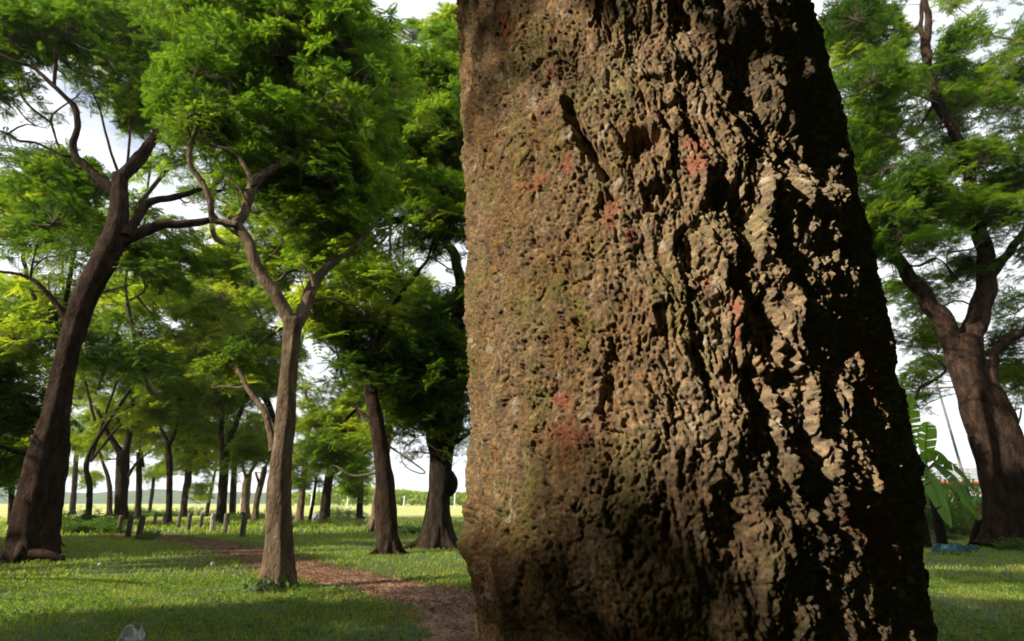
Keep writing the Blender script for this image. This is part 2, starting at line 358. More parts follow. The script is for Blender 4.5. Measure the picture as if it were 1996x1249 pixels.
def pit(px, py, ru, rz, dep, tilt=0):
    global h
    u0, z0 = hero_uv(px, py); du = U - u0; dz = Z - z0; ct, st = math.cos(tilt), math.sin(tilt)
    a = du * ct + dz * st; b_ = -du * st + dz * ct
    d = np.hypot(a / ru, b_ / rz) + wob / min(ru, rz) * .6
    h -= .62 * dep * sstep(1.0, .50, d)
def crack(pts, wd, dep):
    global h
    P = np.array([hero_uv(*p) for p in pts]); d = np.full(U.shape, 9.)
    for a, b_ in zip(P[:-1], P[1:]):
        e = b_ - a; tt = np.clip(((U - a[0]) * e[0] + (Z - a[1]) * e[1]) / (e @ e), 0, 1)
        d = np.minimum(d, np.hypot(U - a[0] - tt * e[0], Z - a[1] - tt * e[1]))
    h -= .8 * dep * sstep(1.0, .35, (d + wob * .5) / wd)
pit(1252, 272, .050, .050, .075); pit(1060, 160, .020, .035, .028); pit(1178, 400, .030, .045, .035); pit(1270, 380, .035, .05, .04)
pit(1400, 372, .030, .045, .04, .3); pit(1450, 420, .035, .08, .045); pit(1340, 40, .05, .04, .02); pit(1300, 620, .03, .05, .03)
pit(1380, 700, .03, .09, .03); pit(1180, 770, .02, .06, .025); pit(1500, 640, .04, .10, .04); pit(1560, 800, .05, .14, .05); pit(1480, 760, .04, .09, .04)
pit(1190, 980, .022, .06, .03); pit(1240, 1060, .03, .05, .03); pit(1430, 1000, .05, .07, .035); pit(1590, 640, .03, .06, .035); pit(935, 985, .022, .018, .03)
pit(1125, 630, .022, .02, .022); pit(1600, 930, .04, .12, .05); pit(1340, 480, .025, .06, .03); pit(1530, 430, .03, .09, .04)
crack([(1098, 195), (1120, 240), (1150, 290), (1182, 340)], .017, .055)
crack([(1030, 122), (1048, 108), (1075, 100), (1100, 106)], .008, .030)
crack([(1045, 770), (1065, 768), (1078, 752), (1080, 738)], .007, .022)
crack([(955, 60), (965, 100), (972, 130), (955, 165), (952, 195)], .005, .014)
crack([(972, 130), (988, 150), (985, 190)], .004, .012); crack([(914, 75), (912, 130)], .006, .018)
crack([(985, 285), (1005, 262), (1030, 252)], .005, .016); crack([(930, 210), (935, 260)], .005, .012); crack([(985, 750), (978, 795)], .005, .014)
crack([(1020, 1080), (1015, 1120), (1005, 1180)], .006, .016); crack([(1065, 1060), (1060, 1130), (1075, 1200)], .006, .016)
crack([(966, 880), (970, 930)], .005, .014); crack([(1300, 1000), (1310, 1060)], .012, .03); crack([(925, 700), (918, 760), (922, 800)], .006, .02)
# knobs on the outline
def knob(px, py, ru, rz, dep):
    global h
    u0, z0 = hero_uv(px, py); d = np.hypot((U - u0) / ru, (Z - z0) / rz) + wob / min(ru, rz) * .5
    h += dep * sstep(1, 0, d)
knob(914, 1065, .09, .06, .030); knob(916, 1000, .07, .03, .018); knob(1780, 905, .12, .10, .03); knob(1250, 235, .06, .02, .012); knob(1075, 140, .04, .05, .010)
# grain: crumbs, nodules and pin holes, laid over the furrowed form in three dimensions so steep walls carry it too
gr = .55 + .75 * sstep(-.4, .5, fbm(U / .10, Z / .12, 30, 2)); gr = gr * (1.1 + .25 * s)
f1, f2, cid = worley((U + 1.3 * wu + lean) / .034, (Z + wz) / .105, 41); e_ = sstep(.0, .16, f2 - f1)
h += (.0024 + .0036 * s) * (cid - .5) * 2 * e_ - (.0030 + .004 * s) * (1 - e_) * lo2                       # long plates
f1, f2, cid = worley((U + wu + lean) / .0125, (Z + wz * .7) / .042, 42); e_ = sstep(.0, .22, f2 - f1)
h += (.0032 + .0022 * s) * (cid - .5) * 2 * e_ - .0020 * (1 - e_)                                            # small flakes
f1, f2, cid = worley((U + 1.2 * wu) / .040, (Z + 1.2 * wz) / .085, 43)
h -= .0105 * sstep(.11, .03, f2 - f1) * sstep(-.15, .25, fbm(U / .12, Z / .16, 46, 3)) * (1 - .4 * s)                # open cracks between the plates
f1, f2, cid = worley((U + wu) / .019, (Z + wz) / .030, 44); h -= .0050 * sstep(.14, .04, f2 - f1) * sstep(-.1, .3, fbm(U / .09 + 4, Z / .11, 48, 2))
hc = h.copy()
g1 = np.abs(perlin3((U + wu * .5) / .022, Z / .032, hc / .022, 31)); g2 = np.abs(perlin3(U / .0115, Z / .015, hc / .0115, 32)); g3 = perlin3(U / .0068, Z / .0085, hc / .0068, 33)
h += gr * ((.0016 + .0012 * s) * (.28 - g1) + (.0068 - .0022 * s) * (.28 - g2) + .0034 * g3)
f1, f2, cid = worley((U + wu) / .024, (Z + wz) / .032, 35); h += gr * .0016 * (1 - sstep(0, .5, f1)) * (cid > .5)
f1, f2, cid = worley((U + wu * .6) / .014, (Z + wz * .4) / .018, 36); h -= .0060 * (1 - sstep(0, .36, f1)) * (cid > .58)
h = h * np.interp(Z, [-.3, .6, 1.05, 3.4, 3.8], [.8, .8, 1, 1, .9])
h = h * (1 - .45 * sstep(.8, 1.15, np.where(TH < 3, TH, 0)))
flare = .10 * sstep(.9, -.1, Z) * np.sin(TH * 5 + 1)
R_ = rr + h - .004 + flare
V = np.stack([cx + R_ * np.cos(ang), cy + R_ * np.sin(ang), Z], -1)
# bark colour: ochre crust, grey flakes, moss, raw red patches, pale lichen
def C3(*c): return np.array(c)
ta = sstep(-.5, .5, fbm(U / .16, Z / .22, 60, 4))[..., None]; tb = sstep(-.25, .45, fbm(U / .05, Z / .07, 64, 4))[..., None]
colr = C3(.170, .108, .052) * (1 - ta) + C3(.195, .140, .084) * ta
colr = colr * (1 - .55 * tb) + C3(.12, .088, .065) * .55 * tb
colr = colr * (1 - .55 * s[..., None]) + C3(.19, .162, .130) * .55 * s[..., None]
fine = perlin(U / .008, Z / .009, 66)[..., None]; colr = colr * (1 + .55 * fine) * (1 + .40 * perlin(U / .0145, Z / .017, 68)[..., None] * C3(1., .9, .7)) * (1 + .25 * perlin(U / .022, Z / .03, 67)[..., None])
mz = sstep(.12, .55, fbm(U / .13 + 2, Z / .2, 70, 4)) * (1 - .6 * s)
for (px, py, ra) in ((1030, 590, .10), (945, 380, .07), (1085, 285, .06), (1000, 1030, .05), (930, 340, .08), (1040, 610, .07), (1200, 170, .08)):
    u0, z0 = hero_uv(px, py); mz = np.maximum(mz, sstep(1, .2, np.hypot(U - u0, (Z - z0) * .8) / ra + 1.2 * fbm(U / .02, Z / .025, 72, 2) * .5))
mz = (mz * sstep(-.35, .3, fbm(U / .012, Z / .014, 75, 2)))[..., None]
colr = colr * (1 - .62 * mz) + C3(.10, .12, .028) * .62 * mz
rz_ = np.zeros_like(U)
for (px, py, ru_, rz2) in ((980, 30, .028, .075), (1072, 140, .020, .04), (1045, 352, .032, .026), (1105, 315, .018, .035), (1185, 415, .02, .05), (1382, 538, .012, .025),
                         (1437, 630, .012, .05), (1110, 850, .045, .04), (1690, 700, .05, .12), (1740, 1040, .05, .09), (1680, 1010, .03, .07), (1360, 300, .035, .06), (960, 900, .02, .05), (1230, 450, .012, .02), (1090, 780, .03, .02)):
    u0, z0 = hero_uv(px, py); rz_ = np.maximum(rz_, sstep(1.1, .5, np.hypot((U - u0) / ru_, (Z - z0) / rz2) + .7 * fbm(U / .03, Z / .04, 80, 3)))
rz_ = (np.maximum(rz_, .35 * sstep(.55, .8, fbm(U / .045, Z / .09, 83, 3))))[..., None]
colr = colr * (1 - .6 * rz_) + C3(.24, .075, .052) * .6 * rz_
li = (sstep(.55, .8, fbm(U / .035 + 5, Z / .06, 86, 3)) * sstep(-.1, .3, fbm(U / .2, Z / .2, 88, 2)))[..., None]
colr = colr * (1 - .55 * li) + C3(.42, .40, .37) * .55 * li
colr = np.clip(colr * (.90 + .46 * s[..., None]) * C3(1.40, 1.33, 1.16), .015, .7)  # darker left, lighter right: dapple shade and highlight put into the bark colour
nzr = len(zz); i = np.arange(nzr - 1)[:, None]; j = np.arange(nth)[None]; j2 = (j + 1) % nth
Qd = np.stack([i * nth + j, i * nth + j2, (i + 1) * nth + j2, (i + 1) * nth + j], -1).reshape(-1, 4)
m, t, b = mat('bark_big_trunk')
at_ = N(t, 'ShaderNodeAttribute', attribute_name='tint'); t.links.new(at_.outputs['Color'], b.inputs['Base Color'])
c = N(t, 'ShaderNodeTexCoord'); n1 = N(t, 'ShaderNodeTexNoise', Scale=130, Detail=5, Roughness=.75); t.links.new(c.outputs['Object'], n1.inputs['Vector'])
bp = N(t, 'ShaderNodeBump', Strength=1.0, Distance=.016); t.links.new(n1.outputs['Fac'], bp.inputs['Height']); t.links.new(bp.outputs['Normal'], b.inputs['Normal'])
b.inputs['Roughness'].default_value = .88; b.inputs['Specular IOR Level'].default_value = .10
M['hero'] = m
hx, hy, hr = [float(v) for v in hero_axis(np.array(1.5))]
hero = empty('tree', (hx, hy, 0), 'massive rough furrowed tree trunk with ochre, mossy and raw red bark', 'tree')
HV = V.reshape(-1, 3) - np.array([hx, hy, 0])
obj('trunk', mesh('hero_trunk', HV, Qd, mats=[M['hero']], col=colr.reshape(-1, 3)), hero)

# ------------------------------------------------------------------ leaf clusters (shared meshes)
def frond(base, d, L, npair, droop, mb, lw):
    """a feathery compound leaf: rachis with opposite leaflets"""
    d = d / np.linalg.norm(d); side = np.cross(d, [0, 0, 1.]); side /= np.linalg.norm(side) + 1e-6; up = np.cross(side, d)
    tt = np.linspace(.12, 1, npair)
    P = base + d * (L * tt)[:, None] + np.array([0, 0, -1.]) * (droop * L * tt ** 2)[:, None]
    ax = d[None] + np.array([0, 0, -1.])[None] * (2 * droop * tt)[:, None]; ax /= np.linalg.norm(ax, axis=1)[:, None]
    ll = L * .36 * (np.sin(np.clip(tt * 2.6 + .45, 0, 3.0)) * .75 + .3)
    Vs = []
    for sg in (-1, 1):
        dir_ = side[None] * sg * .86 + ax * .5 - up[None] * (.16 + .12 * rng.random(npair))[:, None] ; dir_ /= np.linalg.norm(dir_, axis=1)[:, None]
        wd = np.cross(dir_, up); wd /= np.linalg.norm(wd, axis=1)[:, None] + 1e-6
        a = P; c_ = P + dir_ * ll[:, None]; mid = P + dir_ * (ll * .5)[:, None] + up * (ll * .06)[:, None]
        hw = (lw * L * (0.8 + .4 * rng.random(npair)))[:, None]
        Vs.append(np.stack([a, mid + wd * hw, c_, mid - wd * hw], 1))
    Vs = np.concatenate(Vs).reshape(-1, 3)
    mb.add(Vs, np.arange(len(Vs)).reshape(-1, 4), None, 0)
def cluster_mesh(name, tips, fr, npair, flat, droop, lmat, lw=.042, Lf=.33):
    mb = MB()
    for k in range(tips):
        r = math.sqrt((k + .5) / tips) * (1 + .12 * rng.normal()); a = k * 2.39996 + rng.normal() * .35
        p = np.array([r * math.cos(a), r * math.sin(a), flat * (1 - r * r) * .9 - .10 * r + rng.normal() * .19])
        outd = np.array([math.cos(a), math.sin(a), 0]) * r
        mid = np.array([p[0] * .45, p[1] * .45, p[2] * .75 - .12])
        tube(mb, spline([np.array([0, 0, -.22]), mid, p], 4), np.linspace(.009, .003, 4), 3, cap=False, m=1)
        n_ = fr + rng.integers(-1, 2)
        for q in range(n_):
            b_ = q / n_ * 2 * math.pi + rng.random() * .8
            d = np.array([math.cos(b_), math.sin(b_), .20 + .42 * rng.normal()]) + .55 * outd
            frond(p - outd * .05 * rng.random(), d, Lf * (.75 + .5 * rng.random()), npair, droop * (.25 + .8 * rng.random()), mb, lw)
    return mb.mesh(name, [lmat, M['twig']], smooth=False)
CL = [cluster_mesh('leaf_cluster', 40, 8, 8, .50, .40, M['leaf'], .052), cluster_mesh('leaf_cluster', 36, 8, 8, .38, .55, M['leaf'], .052),
      cluster_mesh('leaf_cluster', 42, 8, 8, .65, .45, M['leaf'], .052), cluster_mesh('leaf_cluster', 26, 8, 9, .30, .40, M['leaf'], .05)]
CLR = [cluster_mesh('leaf_cluster', 60, 8, 5, .7, .5, M['leaf'], .085, .36)]
CLT = [cluster_mesh('leaf_cluster', 13, 6, 8, .30, .40, M['leaf']), cluster_mesh('leaf_cluster', 10, 6, 9, .22, .35, M['leaf'])]     # thin, see-through
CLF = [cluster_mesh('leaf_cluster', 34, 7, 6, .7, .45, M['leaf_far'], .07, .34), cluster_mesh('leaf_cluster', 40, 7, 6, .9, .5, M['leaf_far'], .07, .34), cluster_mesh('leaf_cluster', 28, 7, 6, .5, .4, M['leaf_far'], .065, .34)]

# ------------------------------------------------------------------ trees
LIT = []      # (ground x, y, radius): spots the canopy leaves open to the sun
def shadow_xy(p): return p[0] - S[0] / S[2] * p[2], p[1] - S[1] / S[2] * p[2]
def seen(p, R):                                        # would this cluster show in frame? unseen crowns leave such clusters out
    q = p - C0; d_ = q @ FWD
    if d_ < .6: return False
    px, py = proj(p); mr = R * F_PX / d_ * 1.8
    return py > -mr and -mr < px < 1996 + mr and not (940 + mr * .8 < px < 1540 - mr * .8)
class Tree:
    def __init__(s, base, label, barkm, group=None, name='tree'):
        s.base = np.array([base[0], base[1], 0.]); s.bark = barkm; s.limbs = []; s.clusters = []; s.seed = rng.integers(1, 900)
        s.root = empty(name, s.base, label, 'tree', group); s.first = True
    def stem(s, P, R, name='limb', sides=14, rough=.15, step=.10, flare=0.0):
        P = np.asarray(P, float); R = np.asarray(R, float)
        L = np.linalg.norm(np.diff(P, axis=0), axis=1).sum(); n_ = max(5, int(L / step)); PR = spline(np.column_stack([P, R]), n_)
        pts, rad = PR[:, :3], np.maximum(PR[:, 3], .006)
        if name != 'trunk' and n_ > 6:               # small crooks along the limb
            k = np.arange(n_) * step; wv = np.sin(np.linspace(0, math.pi, n_))[:, None] ** .5
            pts = pts + wv * (.12 * rad.mean() + .018) * np.stack([perlin(k * 1.3 + s.seed, k * 0 + .4, 3), perlin(k * 1.3 + s.seed, k * 0 + 5.4, 4), perlin(k * 1.3 + s.seed, k * 0 + 9.4, 5)], 1) * 2
        mb = MB()
        if flare:
            zl = pts[:, 2] - pts[0, 2]; rad = rad * (1 + flare * np.exp(-np.clip(zl, 0, 9) / .35))
        tube(mb, pts - s.base, rad, sides, rough, int(s.seed), True, 0, 1.0, .05 if name == 'trunk' else 0)
        if flare:                                      # root buttresses
            r0 = min(rad[0] / (1 + flare), .55); rc = rad[0] / (1 + flare) - r0; k = 6
            for q in range(k):
                a = q / k * 2 * math.pi + rng.random() * .8; ln = r0 * (1.6 + .5 * flare + .6 * rng.random()); d = np.array([math.cos(a), math.sin(a), 0]); c0 = pts[0] * [1, 1, 0] - s.base
                PP = spline([c0 + d * (rc + r0 * .5) + [0, 0, r0 * 1.5], c0 + d * (rc + r0 * 1.15) + [0, 0, r0 * .42], c0 + d * (rc + ln * .75) + [0, 0, r0 * .10], c0 + d * (rc + ln) + [0, 0, -.08]], 9)
                tube(mb, PP, np.linspace(r0 * .42, r0 * .12, 9), 8, .10, int(s.seed) + q)
        obj(name, mb.mesh(name, [s.bark]), s.root)
        s.limbs.append((pts, rad)); return pts
    def px(s, pts, Y0, name='limb', dY=0.0, **kw):     # stem traced as (px, py, width px), receding by dY along its length
        P = []; R = []
        for k, (a, b_, w_) in enumerate(pts):
            Yk = Y0 + dY * k / max(len(pts) - 1, 1); p = at(a, b_, Yk); P.append(p); R.append(w_ * (.42 if name == 'limb' else .48) * (((p - C0) @ FWD) / F_PX) * p[1] / math.hypot(p[0], p[1]))
        return s.stem(P, R, name, **kw)
    def leaf(s, p, R, kind=None, test=True, hide=False):
        if hide and seen(p, R): return
        if test:
            gx, gy = shadow_xy(p)
            for (lx, ly, lr) in LIT:
                if math.hypot(gx - lx, gy - ly) < lr + R * 1.15: return
            if hero_blocked(p, R): return
        s.clusters.append((np.asarray(p, float), R, kind))
    def mass(s, n, cx_, cy_, rx, ry, Ya, Yb, Ra, Rb, kind=None, test=True):
        for _ in range(int(n * 1.7)):
            a = rng.random() * 6.283; q = math.sqrt(rng.random()); Yk = Ya + (Yb - Ya) * rng.random()
            s.leaf(at(cx_ + rx * q * math.cos(a), cy_ + ry * q * math.sin(a), Yk), Ra + (Rb - Ra) * rng.random(), kind, test)
    def dome(s, n, c_, rx, rz, Ra, Rb, kind=None, test=True, hide=False):
        for _ in range(n):
            v = rng.normal(size=3); v /= np.linalg.norm(v); v[2] = abs(v[2]) * 1.0 - .25; q = .55 + .45 * rng.random()
            s.leaf(np.array([c_[0] + v[0] * rx * q, c_[1] + v[1] * rx * q, c_[2] + v[2] * rz * q]), Ra + (Rb - Ra) * rng.random(), kind, test, hide)
    def finish(s, lib=None, tilt=.25):
        if not s.clusters: return
        pts = np.concatenate([l[0][len(l[0]) // 3:] for l in s.limbs]); mb = MB()
        order = rng.permutation(len(s.clusters))[:len(s.clusters) // 5]
        for q in order:                                # sub-limbs first, then a fine branch to every cluster
            tgt = s.clusters[q][0] - [0, 0, .4]; d = np.linalg.norm((pts - tgt) * [1, 1, 1.3], axis=1) + .9 * np.clip(pts[:, 2] - tgt[2] + .5, 0, 9); a = pts[np.argmin(d)]; L = np.linalg.norm(tgt - a)
            if L < .5: continue
            m1 = a * .65 + tgt * .35 + rng.normal(size=3) * .10 * L + [0, 0, -.05 * L]; m2 = a * .3 + tgt * .7 + rng.normal(size=3) * .08 * L; n_ = max(5, int(L / .3)); SP = spline([a, m1, m2, tgt], n_)
            if crosses(SP): continue
            tube(mb, SP - s.base, np.linspace(.016 + .014 * L, .014, n_), 6, cap=False); pts = np.vstack([pts, SP[n_ // 4:]])
        for (p, R, kind) in s.clusters:
            tgt = p + [0, 0, -.22 * R]; d = np.linalg.norm((pts - tgt) * [1, 1, 1.3], axis=1) + .8 * np.clip(pts[:, 2] - tgt[2] + .3, 0, 9); a = pts[np.argmin(d)]
            for q in np.argsort(d)[::4][:14]:
                if not crosses(np.linspace(pts[q], tgt, 12)): a = pts[q]; break
            L = np.linalg.norm(tgt - a); mid = a * .6 + tgt * .4 + rng.normal(size=3) * .13 * L + [0, 0, -.06 * L]; mid2 = a * .25 + tgt * .75 + rng.normal(size=3) * .09 * L
            r0 = .007 + .006 * L; n_ = max(7, int(L / .3)); tube(mb, spline([a, mid, mid2, tgt], n_) - s.base, np.linspace(r0, .006, n_), 5, cap=False)
        cr = obj('crown', mb.mesh('crown', [M['twig']]), s.root)
        for (p, R, kind) in s.clusters:
            L_ = kind or lib or (CLT if rng.random() < .3 else CL); o = obj('leaf_cluster', L_[rng.integers(len(L_))], cr, p - s.base)
            o.scale = (R * (.9 + .25 * rng.random()), R * (.9 + .25 * rng.random()), R * (.85 + .4 * rng.random()))
            o.rotation_euler = (rng.normal() * tilt, rng.normal() * tilt, rng.random() * 6.283)
SUNNY = [(np.array([hx - .25, hy - .45, 1.78]), np.array([hx - .1, hy - .5, 2.60]), .31), (np.array([hx - .52, hy - .2, 1.75]), np.array([hx - .50, hy - .2, 2.75]), .22)]
def crosses(P_):                                        # does a bough pass through the light on the big trunk's face?
    for (H1, H2, rad) in SUNNY[:2]:
        for tt in (0, .33, .66, 1):
            v = P_ - (H1 * (1 - tt) + H2 * tt); al = v @ S
            if np.any((al > .8) & (np.linalg.norm(v - al[:, None] * S, axis=1) < rad + .06)): return True
    return False
def hero_blocked(p, R):                                # would this cluster shade a sunlit stretch of a trunk?
    for (H1, H2, rad) in SUNNY:
        for tt in np.linspace(0, 1, 5):
            hp = H1 * (1 - tt) + H2 * tt; v = p - hp; al = v @ S
            if al > .6 and np.linalg.norm(v - al * S) < R * 1.35 + rad: return True
    return False
for (x1, y1, x2, y2, by) in ((542, 1060, 565, 690, 1148), (545, 610, 480, 470, 1148), (30, 1040, 75, 880, 1092), (110, 780, 150, 600, 1092), (1890, 790, 1875, 710, 1068), (735, 1030, 745, 930, 1036), (480, 1010, 482, 935, 1016), (500, 1010, 510, 930, 1018), (585, 1015, 602, 830, 1022), (752, 1060, 752, 980, 1078)):
    Yg = ground(542, by)[1]; SUNNY.append((at(x1, y1, Yg), at(x2, y2, Yg), .25))

def gp(px, py): return ground(px, py)[:2]
for (px, py, r) in ((60, 1145, 1.3), (150, 1132, 1.3), (250, 1125, 1.2), (340, 1135, .8), (420, 1112, .9), (15, 1170, .5), (110, 1215, -1.1), (330, 1205, -1.1), (450, 1188, -1.0), (690, 1195, -1.0), (230, 1165, 0), (800, 1215, -1.), (-60, 1140, 1.5), (830, 1105, 1.3), (770, 1105, 1.0), (700, 1140, 1.1), (620, 1128, .9), (790, 1146, 1.0), (860, 1150, .6), (880, 1100, 1.3),
                    (600, 1033, 2.0), (680, 1033, 2.0), (450, 1030, 2.0), (400, 1030, 2.0), (150, 1030, 2.5), (200, 1030, 2)):
    LIT.append((*gp(px, py), r))

# A: leaning dark tree on the left
b0 = ground(58, 1092); YA = b0[1]
A = Tree(b0, 'dark leaning tree with twisted limbs, rust-coloured root showing beside it', M['bark_red'])
A.px([(56, 1094, 92), (62, 1040, 92), (70, 980, 90), (86, 900, 76), (106, 820, 62), (129, 700, 52), (150, 625, 54), (175, 560, 58), (212, 490, 58), (231, 425, 46), (233, 370, 38), (234, 340, 34)], YA, 'trunk', sides=22, flare=.35, rough=.13)
A.px([(233, 380, 30), (202, 356, 28), (168, 326, 24), (148, 306, 22), (143, 276, 20), (153, 242, 17), (148, 208, 18), (131, 188, 14), (104, 165, 14), (64, 131, 11), (30, 118, 9), (-30, 95, 7)], YA, dY=-1.5)
A.px([(146, 304, 9), (124, 304, 9), (74, 281, 8), (37, 276, 8), (17, 259, 7), (-40, 245, 5)], YA - .4, dY=-.5)
A.px([(106, 166, 10), (108, 130, 11), (106, 100, 9), (80, 80, 7), (50, 40, 5)], YA - 1.0, dY=-.5)
A.px([(150, 230, 8), (135, 200, 8), (110, 170, 6)], YA - .6)
A.px([(234, 350, 34), (262, 320, 36), (290, 285, 29), (312, 256, 21), (328, 228, 14), (345, 180, 11), (360, 110, 8)], YA, dY=1.0)
A.px([(328, 238, 9), (370, 265, 7), (420, 300, 5)], YA + .6, dY=.5)
A.px([(230, 335, 8), (212, 285, 7), (196, 215, 6), (185, 190, 4)], YA, dY=.4); A.px([(248, 330, 7), (252, 270, 7), (255, 220, 5)], YA, dY=.3)
A.px([(212, 488, 34), (262, 460, 32), (320, 440, 24), (380, 432, 21), (412, 428, 16)], YA, dY=1.0)
A.px([(245, 460, 30), (265, 430, 26), (283, 402, 22), (320, 388, 19), (365, 375, 16), (390, 368, 12), (430, 372, 8)], YA, dY=1.2)
A.px([(140, 640, 22), (110, 595, 16), (85, 567, 13), (60, 542, 12), (30, 531, 10), (-30, 525, 8)], YA + .2, dY=-.8)
A.px([(60, 545, 8), (66, 500, 5), (75, 470, 4)], YA - .3)
A.px([(60, 1080, 24), (95, 1084, 20), (125, 1091, 8)], YA - .7, 'surface_root', step=.06)
A.mass(16, 120, 60, 190, 70, YA - 1.5, YA + 2.5, .8, 1.3); A.mass(8, 320, 100, 130, 100, YA - .5, YA + 2.5, .9, 1.3); A.mass(6, 210, 165, 60, 40, YA, YA + 2, .6, .9, CLT)
A.mass(4, 265, 210, 60, 40, YA + .5, YA + 2, .6, .9); A.mass(3, 60, 175, 60, 30, YA - 1, YA, .4, .6, CLT); A.mass(5, 130, 470, 110, 50, YA, YA + 1.5, .6, .9, CLT)
A.mass(3, 90, 230, 30, 10, YA, YA + .6, .25, .4, CLT); A.mass(8, -60, 60, 120, 150, YA - 1, YA + 2, 1., 1.3); A.mass(4, 60, 540, 80, 40, YA, YA + 1, .5, .7, CLT)
A.mass(5, 280, 500, 60, 50, YA + .5, YA + 2, .6, .8); A.mass(4, 400, 380, 40, 30, YA + 1, YA + 2, .3, .5, CLT)

# A2: trunk just behind A
b0 = ground(104, 1066); Y2 = b0[1]
T2 = Tree(b0, 'dark slim tree trunk standing close behind the leaning dark tree', M['bark'])
T2.px([(100, 1068, 34), (104, 1000, 36), (118, 900, 36), (124, 820, 26), (118, 700, 20), (100, 600, 16)], Y2, 'trunk', sides=16, flare=.2)
T2.px([(122, 840, 20), (60, 800, 16), (10, 770, 13), (-60, 750, 10)], Y2, dY=1); T2.px([(118, 870, 16), (50, 885, 12), (0, 870, 10)], Y2, dY=-.5)
T2.px([(112, 660, 14), (60, 560, 12), (40, 430, 10), (60, 350, 7)], Y2, dY=1.5)
T2.mass(14, 70, 370, 130, 60, Y2, Y2 + 3, .9, 1.4); T2.mass(8, 60, 660, 90, 60, Y2, Y2 + 3, .8, 1.1); T2.mass(7, 40, 790, 90, 50, Y2, Y2 + 3, .8, 1.2); T2.mass(8, 20, 890, 60, 60, Y2 + 1, Y2 + 4, .7, 1.)

# B: sunlit forked tree by the path
b0 = ground(541, 1148); YB = b0[1]
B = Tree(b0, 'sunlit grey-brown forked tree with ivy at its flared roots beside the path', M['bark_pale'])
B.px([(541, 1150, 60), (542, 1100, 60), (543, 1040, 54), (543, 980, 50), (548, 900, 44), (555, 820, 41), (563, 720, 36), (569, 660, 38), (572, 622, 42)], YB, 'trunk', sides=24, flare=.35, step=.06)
B.px([(575, 645, 34), (553, 606, 34), (528, 560, 31), (500, 510, 29), (474, 458, 27), (455, 430, 26), (446, 424, 16)], YB, dY=-.3)
B.px([(462, 438, 22), (432, 432, 18), (412, 426, 15), (408, 395, 15), (396, 352, 15), (374, 322, 14), (368, 295, 14), (376, 262, 10), (390, 220, 7)], YB - .3, dY=-.5)
B.px([(455, 436, 24), (473, 418, 24), (483, 388, 25), (500, 354, 30), (542, 325, 31), (590, 293, 27), (632, 258, 20), (690, 200, 12), (720, 130, 8)], YB - .3, dY=1.6)
B.px([(494, 362, 16), (468, 312, 10), (440, 291, 9), (392, 276, 7)], YB - .2, dY=-.4); B.px([(484, 400, 8), (460, 360, 5), (425, 325, 4)], YB - .3, dY=-.3); B.px([(466, 392, 5), (460, 370, 4)], YB - .35)
B.px([(572, 640, 34), (592, 600, 32), (603, 570, 30), (617, 545, 28), (640, 520, 20), (672, 492, 15), (705, 465, 10), (740, 420, 6)], YB, dY=1.4)
B.px([(612, 560, 8), (598, 530, 6), (566, 527, 7), (542, 546, 6), (524, 545, 4)], YB + .1, dY=.3); B.px([(600, 590, 7), (640, 580, 6), (665, 590, 8), (675, 600, 5)], YB + .2, dY=1)
B.px([(530, 880, 15), (524, 838, 17), (512, 798, 15), (488, 758, 13), (460, 722, 11), (420, 700, 7)], YB + .15, dY=.8)
B.px([(515, 512, 4), (535, 488, 4), (553, 466, 3)], YB, dY=-.3); B.px([(455, 215, 8), (448, 190, 9), (446, 160, 6)], YB - .3)
B.mass(20, 560, 150, 170, 120, YB - .2, YB + 3, .75, 1.15); B.mass(12, 500, 30, 230, 60, YB, YB + 3, .8, 1.2); B.mass(8, 420, 190, 80, 70, YB - .8, YB + 1, .5, .8); B.mass(8, 620, 300, 110, 60, YB + .5, YB + 2.5, .6, .9)
B.mass(6, 560, 400, 60, 50, YB + .5, YB + 2, .45, .7); B.mass(5, 640, 470, 60, 40, YB + .8, YB + 2, .4, .6); B.mass(6, 740, 180, 60, 80, YB + .5, YB + 2.5, .6, .9); B.mass(3, 440, 700, 30, 30, YB + .8, YB + 1.6, .4, .5)
B.mass(7, 700, 430, 60, 60, YB + 1, YB + 4, .6, .9); B.mass(5, 600, 330, 60, 40, YB + 1, YB + 3, .6, .9); B.mass(3, 350, 250, 30, 40, YB - 1, YB, .3, .4, CLT)

# C: slim dark tree right of the path
b0 = ground(755, 1078); YC = b0[1]
Ct = Tree(b0, 'slim dark forked tree with reddish flaking bark at its foot', M['bark_red'])
Ct.px([(757, 1080, 42), (754, 1040, 42), (752, 1000, 44), (750, 950, 40), (745, 900, 34), (738, 850, 30), (730, 800, 28), (718, 745, 27), (712, 722, 26)], YC, 'trunk', sides=20, flare=.28)
Ct.px([(716, 735, 26), (698, 706, 23), (684, 682, 22), (681, 650, 19), (673, 622, 16), (664, 600, 14), (668, 575, 11), (640, 560, 7)], YC, dY=-.5)
Ct.px([(716, 735, 20), (726, 715, 16), (736, 680, 14), (746, 645, 13), (766, 600, 11), (791, 558, 11), (815, 530, 9), (834, 503, 6), (850, 450, 4)], YC, dY=.8)
Ct.px([(791, 560, 6), (770, 530, 5), (745, 520, 4), (720, 500, 4)], YC + .5); Ct.px([(740, 850, 10), (700, 800, 9), (670, 820, 7)], YC + .3, dY=1.5)
Ct.mass(9, 700, 620, 60, 90, YC - .4, YC + 2, .6, .9); Ct.mass(10, 760, 690, 70, 60, YC, YC + 2.5, .6, .9); Ct.mass(7, 860, 430, 60, 60, YC - .5, YC + 2, .7, 1.0); Ct.mass(9, 800, 330, 90, 60, YC - 1, YC + 2, .7, 1.1)
